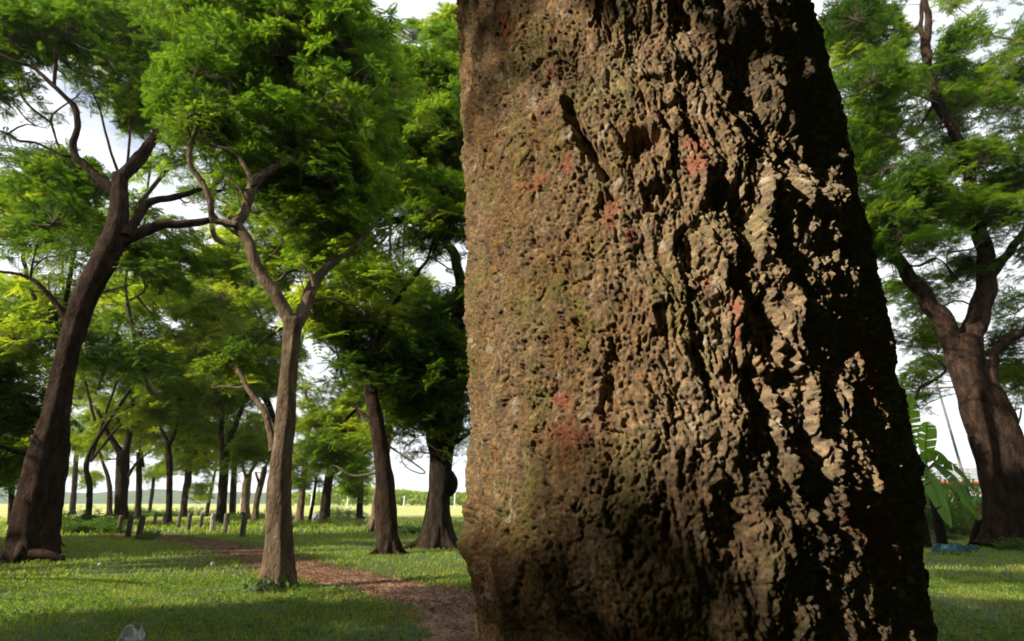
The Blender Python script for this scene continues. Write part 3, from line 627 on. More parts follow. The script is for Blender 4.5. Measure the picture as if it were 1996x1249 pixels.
Ct.mass(6, 700, 480, 60, 50, YC, YC + 1.5, .6, .8); Ct.mass(4, 630, 640, 30, 40, YC + 1, YC + 3, .5, .7, CLT); Ct.mass(5, 840, 130, 60, 50, YC, YC + 2, .7, 1.0); Ct.mass(4, 860, 620, 40, 40, YC + 1, YC + 3, .6, .9)

# C2: pale trunk right behind C
b0 = ground(733, 1036); Y_ = b0[1]
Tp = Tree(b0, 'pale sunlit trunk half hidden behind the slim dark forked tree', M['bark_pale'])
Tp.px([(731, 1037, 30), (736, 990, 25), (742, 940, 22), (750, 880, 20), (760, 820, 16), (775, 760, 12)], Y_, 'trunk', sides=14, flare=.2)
Tp.px([(756, 840, 12), (790, 790, 10), (820, 730, 8)], Y_, dY=2); Tp.mass(12, 790, 760, 70, 60, Y_ - 1, Y_ + 4, 1.0, 1.5); Tp.mass(6, 640, 900, 70, 30, Y_, Y_ + 6, .9, 1.3); Tp.mass(4, 700, 950, 40, 20, Y_, Y_ + 6, .6, .9)

# D: stout black tree with spreading buttress roots
b0 = ground(852, 1066); YD = b0[1]
D = Tree(b0, 'stout blackish tree with a round burl and wide spreading root flare', M['bark'])
D.px([(852, 1068, 62), (852, 1040, 58), (853, 1000, 50), (856, 960, 44), (858, 920, 46), (861, 880, 50), (868, 840, 58), (878, 800, 52), (884, 740, 44), (890, 660, 36), (900, 560, 26)], YD, 'trunk', sides=22, flare=.75)
D.px([(872, 960, 24), (881, 939, 28), (874, 918, 18)], YD + .05, 'burl', step=.05)
D.px([(848, 885, 22), (841, 862, 20), (838, 838, 18), (820, 800, 14), (790, 750, 10)], YD, dY=-.8); D.px([(890, 860, 12), (905, 850, 9), (940, 830, 7)], YD, dY=.5)
D.px([(890, 680, 26), (895, 540, 24), (870, 470, 20), (820, 436, 18), (770, 430, 16), (735, 440, 12)], YD, dY=-2); D.px([(897, 600, 24), (930, 480, 22), (890, 362, 26), (830, 372, 24), (780, 385, 22), (742, 410, 18), (730, 440, 12)], YD - .2, dY=-2)
D.mass(16, 850, 770, 70, 80, YD - 2, YD + 2, .8, 1.2); D.mass(10, 850, 240, 70, 110, YD - 3, YD + 1, .9, 1.3); D.mass(8, 800, 560, 60, 30, YD, YD + 2, .4, .7, CLT); D.mass(8, 870, 680, 50, 60, YD - 2, YD + 2, .8, 1.1)
D.mass(9, 870, 170, 45, 100, YD - 3, YD + 1, .8, 1.1); D.mass(4, 905, 860, 20, 30, YD - .5, YD + 1, .35, .5, CLT); D.mass(8, 760, 260, 60, 60, YD - 3, YD, .7, 1.0); D.mass(5, 800, 880, 25, 20, YD, YD + 2, .3, .45, CLT); D.dome(14, (2, YD + 2, 9), 6, 4, 1.1, 1.5)

# E: big forked tree on the right
b0 = ground(1962, 1068); YE = b0[1]
E = Tree(b0, 'broad forked tree with a second curving stem beside the banana plants', M['bark_red'])
E.px([(1968, 1072, 128), (1966, 1020, 112), (1962, 960, 108), (1954, 900, 106), (1938, 850, 104), (1915, 800, 94), (1896, 750, 84), (1882, 700, 82), (1876, 660, 86)], YE, 'trunk', sides=26, flare=.25)
E.px([(1878, 690, 58), (1852, 655, 54), (1826, 610, 48), (1798, 568, 44), (1770, 532, 38), (1738, 500, 30), (1690, 450, 22)], YE, dY=-.8)
E.px([(1880, 690, 60), (1898, 640, 60), (1914, 590, 58), (1925, 545, 52), (1916, 485, 46), (1902, 425, 42), (1893, 345, 34), (1862, 255, 30), (1822, 185, 28), (1806, 120, 26), (1808, 50, 20), (1798, -60, 14)], YE, dY=-1.5)
E.px([(1975, 860, 46), (1968, 815, 40), (1950, 780, 34), (1937, 740, 30), (1938, 700, 26), (1958, 668, 24), (2000, 645, 22), (2060, 600, 16)], YE - .3, dY=-.5)
E.px([(1905, 440, 30), (1950, 370, 22), (1990, 280, 16), (2020, 180, 10)], YE, dY=1); E.px([(1806, 130, 14), (1795, 60, 12), (1800, -20, 9)], YE - 1.2)
E.px([(1868, 545, 6), (1840, 512, 5), (1815, 505, 4), (1790, 520, 3)], YE - .4); E.px([(1930, 540, 30), (1975, 480, 24), (2030, 400, 18)], YE)
E.mass(14, 1700, 120, 90, 130, YE - 3, YE + 1, .8, 1.2); E.mass(16, 1800, 380, 110, 110, YE - 3, YE + 1.5, .7, 1.1, CL + CLT); E.mass(14, 1900, 180, 100, 130, YE - 2, YE + 2, .7, 1.1, CL + CLT); E.mass(10, 1960, 400, 60, 120, YE - 2, YE + 1, .8, 1.1)
E.mass(8, 1760, 430, 50, 60, YE - 3, YE, .7, 1.0); E.mass(7, 1800, 700, 50, 70, YE + 2, YE + 6, .5, .8, CLT); E.mass(5, 1975, 600, 40, 60, YE + 1, YE + 4, .6, .9, CLT); E.mass(6, 1900, 520, 60, 20, YE - 1, YE + 1, .5, .7); E.mass(10, 2080, 300, 80, 260, YE - 2, YE + 2, 1., 1.3)
E.mass(8, 1690, 300, 60, 100, YE - 2, YE + 2, .7, 1.0); E.mass(6, 1960, 250, 60, 60, YE - 1, YE + 2, .8, 1.1, CLT); E.mass(5, 1960, 80, 60, 60, YE - 1, YE + 2, .8, 1.1, CLT); E.mass(6, 1830, 560, 60, 40, YE + 2, YE + 5, .6, .9, CLT); E.mass(13, 1790, 640, 75, 100, YE + 2, YE + 8, .6, 1.0); E.mass(8, 1670, 420, 60, 90, YE - 1, YE + 4, .8, 1.1); E.mass(6, 1780, 770, 50, 40, YE + 3, YE + 8, .5, .9); E.mass(6, 1975, 640, 40, 120, YE + 3, YE + 7, .8, 1.1); E.mass(3, 1800, 620, 30, 20, YE + 1, YE + 3, .3, .5, CLT); E.mass(5, 1985, 760, 15, 60, YE + 2, YE + 5, .5, .8)

# mid-ground trees
def bgtree(label, trunk, limbs, crown, group=None, barkm='bark', lib=None):
    b0 = ground(trunk[0][0], trunk[0][1]); Y_ = b0[1]; t_ = Tree(b0, label, M[barkm], group)
    t_.px(trunk, Y_, 'trunk', sides=14, flare=.3, step=.25)
    for l in limbs: t_.px(l, Y_, dY=rng.normal() * 1.5, sides=9, step=.3)
    for (n_, a, b_, rx, ry, R) in crown: t_.mass(n_, a, b_, rx, ry, Y_ - 3, Y_ + 3.5, R * .7, R * 1.1, lib or CLF)
    return t_
BG = [
 bgtree('thick dark tree behind the three grey posts, twin limbs forking low', [(235, 1018, 28), (236, 980, 28), (238, 930, 27), (240, 880, 26)], [[(238, 890, 20), (222, 860, 15), (205, 835, 12), (190, 800, 8)], [(242, 890, 20), (252, 850, 15), (255, 800, 11), (270, 750, 8)], [(248, 930, 10), (268, 900, 7), (285, 885, 5)]], [(22, 230, 760, 110, 80, 1.9), (6, 190, 860, 60, 25, 1.2)]),
 bgtree('thin trunk leaning against the thick dark forked tree', [(213, 1008, 12), (214, 960, 11), (210, 930, 9), (200, 900, 7)], [[(202, 905, 6), (190, 870, 5)]], [(5, 180, 880, 40, 20, 1.0)]),
 bgtree('straight dark tree between the row of posts and the pale field', [(328, 1022, 14), (330, 970, 13), (330, 900, 13), (326, 860, 13)], [[(328, 870, 10), (312, 830, 8), (300, 800, 6)], [(328, 870, 10), (345, 830, 8), (350, 790, 6)]], [(18, 325, 790, 80, 60, 1.8), (4, 300, 890, 40, 15, .8)]),
 bgtree('dark tree leaning slightly, crown hanging low over the posts', [(357, 1010, 14), (360, 970, 14), (366, 935, 15), (370, 890, 12)], [[(370, 900, 9), (390, 860, 7)], [(368, 900, 9), (355, 850, 7)]], [(14, 375, 890, 50, 40, 1.6), (6, 400, 960, 20, 20, .8)]),
 bgtree('tall black tree splitting in a narrow V behind the pale post', [(430, 1020, 22), (434, 960, 20), (438, 900, 20), (438, 880, 20)], [[(436, 890, 14), (431, 840, 12), (433, 790, 10), (425, 740, 7)], [(440, 890, 16), (452, 845, 14), (470, 800, 11), (490, 750, 8)]], [(18, 400, 740, 80, 70, 1.9), (8, 470, 880, 30, 40, 1.2)]),
 bgtree('thin tree slanting beside the tall black V-shaped tree', [(402, 1008, 8), (408, 970, 8), (418, 925, 6), (424, 890, 5)], [[(420, 910, 4), (430, 880, 3)]], [(4, 425, 870, 25, 20, 1.0)]),
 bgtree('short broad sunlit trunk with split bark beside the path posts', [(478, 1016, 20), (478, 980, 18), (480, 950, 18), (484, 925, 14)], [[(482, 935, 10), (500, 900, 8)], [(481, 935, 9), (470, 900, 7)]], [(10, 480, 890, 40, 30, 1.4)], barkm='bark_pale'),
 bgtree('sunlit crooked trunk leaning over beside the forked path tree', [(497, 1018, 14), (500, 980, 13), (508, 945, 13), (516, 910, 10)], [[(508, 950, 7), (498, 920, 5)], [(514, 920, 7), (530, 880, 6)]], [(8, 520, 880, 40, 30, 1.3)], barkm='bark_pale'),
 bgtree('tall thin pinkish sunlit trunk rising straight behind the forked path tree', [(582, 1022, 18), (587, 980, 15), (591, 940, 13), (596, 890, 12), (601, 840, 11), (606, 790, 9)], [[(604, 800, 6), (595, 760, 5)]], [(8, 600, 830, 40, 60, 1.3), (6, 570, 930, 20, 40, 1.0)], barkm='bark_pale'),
 bgtree('thin crooked sapling beside the slanting forked tree', [(602, 1020, 7), (608, 990, 7), (613, 960, 6), (616, 930, 5)], [], [(4, 625, 925, 25, 20, .9)]),
 bgtree('slanting forked tree with a grey boulder beside its foot', [(629, 1024, 22), (634, 985, 20), (639, 945, 19), (643, 920, 17)], [[(640, 930, 14), (645, 890, 11), (655, 850, 9), (680, 815, 7), (700, 790, 5)], [(641, 930, 14), (662, 905, 10), (680, 885, 9), (697, 870, 7)]], [(14, 650, 860, 60, 50, 1.4), (8, 690, 920, 35, 25, .9)]),
 bgtree('small thin tree in the gap between dark trunks', [(290, 1006, 9), (293, 985, 8), (297, 955, 8), (300, 930, 6)], [], [(6, 300, 925, 30, 15, 1.2)]),
 bgtree('slender dark tree among the shrubs near the leaning dark tree', [(140, 1004, 14), (144, 960, 12), (148, 900, 11), (150, 860, 9)], [[(148, 880, 7), (170, 840, 5)]], [(16, 150, 820, 70, 60, 1.6), (6, 165, 930, 30, 20, 1.0)]),
]
# brighter crowns farther back that close the view between the trunks
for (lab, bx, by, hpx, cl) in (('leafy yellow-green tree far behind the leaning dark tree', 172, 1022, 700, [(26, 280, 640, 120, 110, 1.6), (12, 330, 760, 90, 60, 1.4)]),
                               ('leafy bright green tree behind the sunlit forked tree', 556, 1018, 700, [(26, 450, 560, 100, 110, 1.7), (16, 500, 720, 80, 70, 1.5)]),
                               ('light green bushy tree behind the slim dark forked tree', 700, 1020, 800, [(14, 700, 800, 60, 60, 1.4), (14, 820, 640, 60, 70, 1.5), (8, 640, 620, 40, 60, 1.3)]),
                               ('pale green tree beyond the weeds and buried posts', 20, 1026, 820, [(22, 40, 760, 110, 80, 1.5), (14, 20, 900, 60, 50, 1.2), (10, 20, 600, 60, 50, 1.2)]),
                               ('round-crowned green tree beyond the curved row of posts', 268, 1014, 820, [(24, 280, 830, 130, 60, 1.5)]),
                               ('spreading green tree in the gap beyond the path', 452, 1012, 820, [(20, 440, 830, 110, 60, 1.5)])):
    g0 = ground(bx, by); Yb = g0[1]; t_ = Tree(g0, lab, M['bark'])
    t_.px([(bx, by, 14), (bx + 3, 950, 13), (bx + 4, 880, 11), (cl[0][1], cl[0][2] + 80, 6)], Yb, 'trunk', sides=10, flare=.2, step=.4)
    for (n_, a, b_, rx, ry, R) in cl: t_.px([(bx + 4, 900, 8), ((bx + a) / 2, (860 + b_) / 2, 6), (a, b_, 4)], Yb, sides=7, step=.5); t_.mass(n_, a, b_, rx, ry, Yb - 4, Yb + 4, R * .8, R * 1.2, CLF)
    BG.append(t_)

# unseen trees: sunny-side crowns shade the foreground, the others added to block light
OFF = []
for (x, y, hgt, rx, n_, lab) in ((-13, 2.5, 7.0, 5.0, 70, 'umbrella-crowned tree standing left of the lawn'), (-21, 9, 7.5, 5.5, 70, 'wide shade tree out beyond the leaning dark tree'), (-19, -6, 7.0, 5.5, 70, 'spreading tree behind the viewer on the sunny side'),
                                 (-30, 1, 8.5, 6.0, 70, 'tall shade tree farthest out on the sunny side'), (-8, -7, 7.5, 5.0, 60, 'shade tree standing directly behind the lawn edge'), (-28, 17, 7.5, 6, 70, 'old shade tree along the far left of the lawn'), (8, -5, 6.5, 6, 90, 'dense unseen tree added behind the viewer to block sky light'),
                                 (1, -13, 7, 6.5, 80, 'full-crowned tree added well behind the viewer to block sky light'), (5.5, 16, 8.5, 5, 60, 'added shade tree hidden behind the massive rough trunk'), (17, 1, 6, 6, 90, 'low-crowned tree added out of view to the right of the massive rough trunk'), (18, -9, 7, 6.5, 70, 'added shade tree at the back, out of view'), (-12, -16, 7, 6.5, 60, 'added shade tree at the rear corner, out of view'), (24, 9, 7, 6, 60, 'bushy tree added out of view beyond the broad forked tree')):
    t_ = Tree((x, y, 0), lab, M['bark']); top = np.array([x + rng.normal() * .6, y + rng.normal() * .6, hgt * .55])
    t_.stem([(x, y, -.1), (x * .5 + top[0] * .5, y * .5 + top[1] * .5, hgt * .25), top], [.42, .34, .28], 'trunk', sides=14, flare=.3, step=.3)
    for k in range(5):
        a = k / 5 * 6.283 + rng.random(); e = np.array([x + math.cos(a) * rx * .7, y + math.sin(a) * rx * .7, hgt * .95 + rng.normal() * .5])
        if not crosses(spline([top - [0, 0, .3], top * .5 + e * .5 + [0, 0, .5], e], 20)): t_.stem([top - [0, 0, .3], top * .5 + e * .5 + [0, 0, .5], e], [.18, .12, .06], 'limb', sides=8, step=.4)
    t_.dome(n_, (x, y, hgt * .85), rx, 4.0, 1.2, 1.9, CLR, True, True); OFF.append(t_)
    if 'hidden' in lab:
        t_.stem([top, (6, 15.2, 10), (6.2, 15, 14)], [.25, .16, .06], 'limb', sides=8, step=.4); t_.dome(60, (6, 15, 13), 4.5, 4.0, 1.1, 1.6, CLR, True, True)  # second, higher crown added to shade the broad forked tree
for (px, py) in [(a, 1074 - (a > 420) * 6) for a in range(130, 500, 42)] + [(a, 1060 + (a % 3) * 8) for a in range(590, 740, 26)] + [(a, 1052) for a in range(220, 420, 50)] + [(a, b_) for a in range(1830, 2040, 60) for b_ in (1090, 1125, 1170)]:  # leaf clusters added up the sun line to shade chosen ground spots
    g0 = ground(px, py); zc = (6.8 if px < 1500 else 4.6) + 1.8 * rng.random(); p = g0 + S * (zc / S[2]); hst = min(OFF, key=lambda q: np.linalg.norm(q.base[:2] - p[:2])); R = .9 + .4 * rng.random()
    if not hero_blocked(p, R) and not seen(p, R): hst.leaf(p, R, CLR, False)

# the high leaf ceiling behind the front trees
HOLES = [(40, 210, 95, 120), (192, 265, 36, 60), (350, 395, 55, 60), (270, 335, 40, 40), (825, 20, 45, 40), (855, 545, 40, 32), (645, 755, 38, 70), (20, 555, 45, 60), (855, 410, 25, 25), (720, 345, 22, 30)]
hosts = [(T2, 60, Y2), (BG[13], 280, BG[13].base[1]), (BG[14], 450, BG[14].base[1]), (Ct, 680, YC), (BG[15], 760, BG[15].base[1]), (D, 880, YD)]
for (q, pts) in ((BG[13], [(190, 760, 9), (270, 500, 8), (300, 250, 5)]), (BG[13], [(185, 820, 8), (130, 600, 7), (120, 480, 5)]), (BG[14], [(545, 760, 9), (480, 500, 8), (430, 230, 5)]), (BG[14], [(550, 800, 8), (600, 600, 7), (600, 400, 5)]), (BG[15], [(705, 800, 9), (760, 500, 8), (740, 200, 5)]), (Ct, [(735, 690, 12), (690, 480, 9), (660, 260, 6)]), (T2, [(110, 680, 14), (150, 420, 10), (100, 240, 6)])):
    q.px(pts, q.base[1], dY=1.0, sides=8, step=.3)
for k in range(230):
    px = rng.random() * 960 - 40; py = 40 + rng.random() * 740; R = .9 + .6 * rng.random()
    if any(((px - a) / rx) ** 2 + ((py - b_) / ry) ** 2 < 1.6 for (a, b_, rx, ry) in HOLES): continue
    hst = min(hosts, key=lambda q: abs(q[1] - px) + 40 * rng.random()); Yk = min(max(hst[2], 17), 27) + rng.normal() * 1.2
    hst[0].leaf(at(px, py, Yk), R, (CLF if rng.random() < .45 else (CLT if rng.random() < .3 else CL)))
for k in range(40):
    px = 1600 + rng.random() * 420; py = -20 + rng.random() * 520; E.leaf(at(px, py, YE + 1 + 3 * rng.random()), .7 + .5 * rng.random(), CLT if rng.random() < .35 else CL)
# unseen leaf clusters added to dapple the big trunk's foot and upper right
PERP = np.array([-SUN_H[1], SUN_H[0], 0.]); 
for (lat, zh, tt, R, kd) in ((-.6, .95, 13.5, .75, CLT), (-.15, .92, 14.4, .75, CLT), (.25, .98, 13.2, .7, CLT), (.65, 1.0, 14.0, .75, CLT), (.0, .75, 12.6, .8, CLT), (.4, .72, 13.2, .8, CLT), (-.4, .70, 14, .8, CLT),
                             (-.75, 3.30, 8.4, .75, CL), (-.25, 3.20, 8.0, .8, CLT), (.3, 3.25, 8.6, .8, CLT), (.9, 3.30, 8.0, .8, CL)):
    p = np.array([hx - .15, hy - .45, zh]) + PERP * lat + S * tt; OFF[4].leaf(p, R, kd, False)
# crown of the big trunk, overhead
hero_t = Tree.__new__(Tree); hero_t.base = np.array([hx, hy, 0.]); hero_t.bark = M['bark']; hero_t.limbs = []; hero_t.clusters = []; hero_t.seed = 33; hero_t.root = hero
for k in range(6):
    a = k / 6 * 6.283 + .4; e = np.array([hx + math.cos(a) * 4.5, hy + math.sin(a) * 4.5, 9.2 + rng.normal() * .5])
    hero_t.stem([(hx + math.cos(a) * .1, hy + math.sin(a) * .1, 5.6), (hx + math.cos(a) * 1.4, hy + math.sin(a) * 1.4, 7.3), e], [.34, .24, .08], 'limb', sides=10, step=.3)
for _ in range(170):
    v = rng.normal(size=3); v /= np.linalg.norm(v); p = np.array([hx + v[0] * 7, hy + v[1] * 7, 7.2 + abs(v[2]) * 3.4]); R = 1.2 + .6 * rng.random()
    if not seen(p, R): hero_t.leaf(p, R, CLR)
for t_ in [A, T2, B, Ct, Tp, D, E] + BG + OFF + [hero_t]: t_.finish()

# ------------------------------------------------------------------ posts
M['post'] = noise_mat('post_concrete', [(.3, (.05, .043, .034)), (.5, (.10, .088, .07)), (.75, (.18, .16, .13))], 6, 7, .5, 30)
M['post_pale'] = noise_mat('post_pale', [(.3, (.20, .185, .15)), (.6, (.36, .34, .29))], 6, 7, .4, 30)
def post(px, ytop, ybot, wpx, label, group=None, pale=False):
    b0 = ground(px, ybot); Y_ = b0[1]; h_ = (ybot - ytop) * (((b0 - C0) @ FWD) / F_PX) / math.cos(PITCH); w_ = wpx * (((b0 - C0) @ FWD) / F_PX) / 2.3
    n_ = 7; V = []; ra = rng.random() * .6 - .3
    for k in range(n_):
        zz_ = -.15 + (h_ + .15) * k / (n_ - 2) if k < n_ - 1 else h_ + .02; sc_ = (1 - .06 * k / n_) * w_ if k < n_ - 1 else w_ * .8
        for q in range(8):
            a = q / 8 * 6.283 + .39 + ra; rad = sc_ * (1.22 if q % 2 == 0 else 1.22) * (1 + .05 * rng.normal()); V.append((rad * math.cos(a), rad * math.sin(a), zz_ + .01 * rng.normal() * (k == n_ - 2)))
    Q = [(k * 8 + q, k * 8 + (q + 1) % 8, (k + 1) * 8 + (q + 1) % 8, (k + 1) * 8 + q) for k in range(n_ - 1) for q in range(8)]
    V.append((0, 0, h_ + .025)); T = [((n_ - 1) * 8 + q, (n_ - 1) * 8 + (q + 1) % 8, n_ * 8) for q in range(8)]
    me = mesh('post', V, Q, T, [M['post_pale'] if pale else M['post']], smooth=False)
    o = obj('post', me, None, (b0[0], b0[1], float(gz(b0[0], b0[1])))); o.rotation_euler = (rng.normal() * .03, rng.normal() * .03, 0)
    tag(o, label, 'post', group)
post(412, 1005, 1037, 8.5, 'whitish sunlit post in the row along the path', 'posts in the row along the path', True)
for (a, b_, c_, d_) in ((472, 1006, 1047, 10), (438, 1005, 1041, 9), (389, 1006, 1033, 7), (366, 1005, 1033, 8), (346, 1006, 1032, 7), (318, 1003, 1027, 8), (300, 1002, 1025, 6)):
    post(a, b_, c_, d_, 'short grey weathered post in the curved row beyond the dirt path', 'posts in the row along the path')
for (a, b_, c_, d_) in ((270, 1008, 1050, 11), (249, 1009, 1047, 10), (230, 1009, 1040, 9)):
    post(a, b_, c_, d_, 'short dark post in the group of three below the thick dark tree', 'group of three posts')
for (a, b_, c_, d_) in ((210, 1007, 1026, 6), (193, 1007, 1024, 6), (181, 1006, 1023, 6)):
    post(a, b_, c_, d_, 'short post almost buried in the yellow-green weeds', 'posts buried in the weeds')

# ------------------------------------------------------------------ weeds, shrubs, ivy
def bush_mesh(n_, hgt, lw, ll, lmat, seed):
    mb = MB(); r_ = np.random.default_rng(seed)
    for k in range(n_):
        a = r_.random() * 6.283; r0 = math.sqrt(r_.random()); p = np.array([r0 * math.cos(a), r0 * math.sin(a), 0]); top = p * 1.15 + np.array([0, 0, hgt * (1.05 - .6 * r0 * r0) * (.6 + .6 * r_.random())])
        tube(mb, [p, (p + top) / 2 + [0, 0, .03], top], [.012, .008, .004], 3, cap=False, m=1)
        for q in range(9):
            tt = .25 + .75 * r_.random(); c0 = p * (1 - tt) + top * tt; b_ = r_.random() * 6.283; d = np.array([math.cos(b_), math.sin(b_), .25 + .3 * r_.normal()]); d /= np.linalg.norm(d); sd = np.cross(d, [0, 0, 1]); sd /= np.linalg.norm(sd)
            L = ll * (.6 + .8 * r_.random()); mb.add([c0, c0 + d * L * .5 + sd * L * lw, c0 + d * L - [0, 0, L * .25], c0 + d * L * .5 - sd * L * lw], [(0, 1, 2, 3)], None, 0)
    return mb.mesh('shrub', [lmat, M['twig']], smooth=False)
BM = [bush_mesh(70, .9, .32, .20, M['weed'], 1), bush_mesh(60, .7, .28, .24, M['weed'], 2), bush_mesh(80, 1.1, .30, .18, M['weed'], 3)]
def shrub(px, py, R, hz, label, group, k=None):
    b0 = ground(px, py); o = obj('shrub', BM[rng.integers(3) if k is None else k], None, (b0[0], b0[1], float(gz(b0[0], b0[1])) - .03)); o.scale = (R, R, hz); o.rotation_euler = (0, 0, rng.random() * 6.28)
    tag(o, label, 'shrub', group)
for (a, b_, R, hz) in ((120, 1040, .9, .7), (150, 1036, 1.1, .9), (175, 1038, .9, .7), (200, 1034, 1.0, .9), (140, 1024, 1.2, 1.0), (185, 1022, 1.2, 1.0), (215, 1040, .7, .6), (110, 1028, 1., 1.0), (290, 1046, .5, .5), (283, 1052, .4, .4)):
    shrub(a, b_, R, hz, 'yellow-green leafy weed clump around the left posts', 'weeds around the left posts')
for (a, b_, R, hz) in ((465, 1016, .9, 1.1), (450, 1014, .8, .9), (515, 1014, 1.1, 1.0), (560, 1016, 1.2, 1.0), (595, 1024, .9, .6), (645, 1024, .9, .6), (665, 1018, 1.4, .9), (690, 1026, 1.1, .45), (640, 1005, 1.5, 1.2), (660, 1003, 1.8, 1.0), (690, 1005, 1.6, .7), (570, 1028, 1., .5), (615, 1030, 1., .4), (250, 1006, 2, 1.3), (275, 1005, 2, 1.2), (340, 1006, 2, 1.0), (385, 1006, 2, 1.0), (310, 1008, 2, 1.0), (780, 1034, .9, .5), (810, 1040, .9, .6), (890, 1030, .9, .5)):
    shrub(a, b_, R, hz, 'low green shrub between the distant trunks at the edge of the field', 'shrubs at the edge of the field')
for (a, b_, R, hz) in ((1860, 1040, .9, .8), (1885, 1045, .8, .7), (1830, 1052, .8, .45), (1905, 1035, .7, 1.0), (1800, 1060, .9, .4), (1985, 1075, .6, .4)):
    shrub(a, b_, R, hz, 'shaded leafy weed clump below the ochre wall and banana plants', 'weeds below the ochre wall')
for (a, b_, R, hz) in ((1850, 1046, 1.0, 2.6), (1885, 1040, 1.0, 2.2), (1815, 1048, 1.1, 2.4), (1905, 1030, 1.2, 3.0), (1870, 1022, 1.6, 3.2)):
    shrub(a, b_, R, hz, 'tall leafy shrub hiding the white house and ochre wall', 'tall shrubs in front of the white house')
shrub(95, 1096, .35, .28, 'small bright weed at the foot of the leaning dark tree', None, 1)
# ivy on the foot of B
iv = MB(); r_ = np.random.default_rng(5); bb = ground(541, 1148)
for k in range(110):
    a = -1.9 + 1.3 * r_.normal() * .6; z_ = abs(r_.normal()) * .10; rad = .33 + .20 * math.exp(-z_ / .3) + .03 * r_.random() + (.25 * r_.random() if z_ < .1 else 0)
    p = np.array([rad * math.cos(a), rad * math.sin(a), z_ + .01]); nrm = np.array([math.cos(a), math.sin(a), .5]) + r_.normal(size=3) * .4; nrm /= np.linalg.norm(nrm); u_ = np.cross(nrm, r_.normal(size=3)); u_ /= np.linalg.norm(u_); v_ = np.cross(nrm, u_); L = .035 + .03 * r_.random()
    iv.add([p - u_ * L, p + v_ * L * .8, p + u_ * L, p - v_ * L * .8], [(0, 1, 2, 3)])
o = obj('ivy', iv.mesh('ivy', [M['leaf']], smooth=False), None, bb); tag(o, 'low ivy climbing the foot of the sunlit forked tree', 'ivy', kind='stuff')

# ------------------------------------------------------------------ grass, ground cover, dead leaves
def blades(name, P, Hh, Ww, mat_, seed):
    r_ = np.random.default_rng(seed); n_ = len(P); a = r_.random(n_) * 6.283; d = np.stack([np.cos(a), np.sin(a), a * 0], 1); sd = np.stack([-np.sin(a), np.cos(a), a * 0], 1)
    ln = (.25 + .7 * r_.random(n_))[:, None]; H_ = (Hh * (.5 + .8 * r_.random(n_)))[:, None]; W_ = (Ww * (.7 + .6 * r_.random(n_)))[:, None]
    up = np.array([0, 0, 1.])
    v0 = P - sd * W_; v1 = P + sd * W_; m_ = P + d * H_ * ln * .35 + up * H_ * .62; v2 = m_ + sd * W_ * .75; v3 = m_ - sd * W_ * .75; v4 = P + d * H_ * ln + up * H_ * (1 - .25 * ln)
    V = np.stack([v0, v1, v2, v3, v4], 1).reshape(-1, 3); k = np.arange(n_)[:, None] * 5
    return mesh(name, V, k + np.array([[0, 1, 2, 3]]), k + np.array([[3, 2, 4]]), [mat_], smooth=False)
def scatter(n_, y0, y1, seed, dens=1.0, path_clear=.85, xr=(-60, 2060)):
    """points on the lawn, evenly spread over the wedge of ground the place shows, a little beyond it too"""
    r_ = np.random.default_rng(seed); Ylo, Yhi = y0, y1
    yy = np.sqrt(r_.random(n_) * (Yhi ** 2 - Ylo ** 2) + Ylo ** 2); xx = yy * (r_.random(n_) * 2.3 - 1.15) * .93
    hid = (xx > -.04 * yy + .1) & (xx < .62 * yy)                 # strip behind the big trunk
    keep = ~hid | (r_.random(n_) < .15)
    pd = path_dist(xx, yy); keep &= pd > path_clear * (.75 + .5 * r_.random(n_))
    bare = fbm(xx * .5, yy * .5, 91, 3); keep &= (bare < .2) | (r_.random(n_) < .3)
    xx, yy = xx[keep], yy[keep]; return np.stack([xx, yy, gz(xx, yy) - .005], 1)
tag(obj('grass', blades('grass_near', scatter(130000, 3.2, 13, 1), .075, .0042, M['grass'], 2)), 'short green grass and weeds covering the lawn', 'grass', kind='stuff')
tag(obj('grass', blades('grass_mid', scatter(110000, 12, 30, 3), .10, .009, M['grass'], 4)), 'taller green grass around the middle trees', 'grass', kind='stuff')
tag(obj('grass', blades('grass_far', scatter(40000, 28, 60, 5), .26, .03, M['grass'], 6)), 'rank grass at the edge of the field', 'grass', kind='stuff')
P = scatter(64000, 3.2, 13, 7); r_ = np.random.default_rng(8); n_ = len(P)
patch = fbm(P[:, 0] * .8, P[:, 1] * .8, 95, 3) > -.1; P = P[patch]; n_ = len(P)
def flat_leaves(name, P, L, lift, tiltv, mat_, seed, curl=.15):
    r_ = np.random.default_rng(seed); n_ = len(P); a = r_.random(n_) * 6.283; d = np.stack([np.cos(a), np.sin(a), tiltv * r_.normal(size=n_)], 1); sd = np.stack([-np.sin(a), np.cos(a), tiltv * r_.normal(size=n_)], 1)
    L_ = (L * (.5 + r_.random(n_)))[:, None]; P = P + np.array([0, 0, 1]) * (lift * r_.random(n_))[:, None]; up = np.array([0, 0, 1.])
    V = np.stack([P - d * L_ * .5, P + sd * L_ * .32 + up * L_ * curl, P + d * L_ * .55, P - sd * L_ * .32 + up * L_ * curl], 1).reshape(-1, 3); k = np.arange(n_)[:, None] * 4
    return mesh(name, V, k + np.array([[0, 1, 2, 3]]), None, [mat_], smooth=False)
tag(obj('ground_cover', flat_leaves('ground_cover', P + [0, 0, .02], .046, .06, .40, M['weed'], 9)), 'low broad-leaved ground cover in the shaded foreground', 'ground cover', kind='stuff')
r_ = np.random.default_rng(21); NL = 30000; k = r_.integers(0, len(PC), NL); off = r_.normal(size=NL) * .75; P = PC[k] + Nn[k] * off[:, None] + r_.normal(size=(NL, 2)) * .1
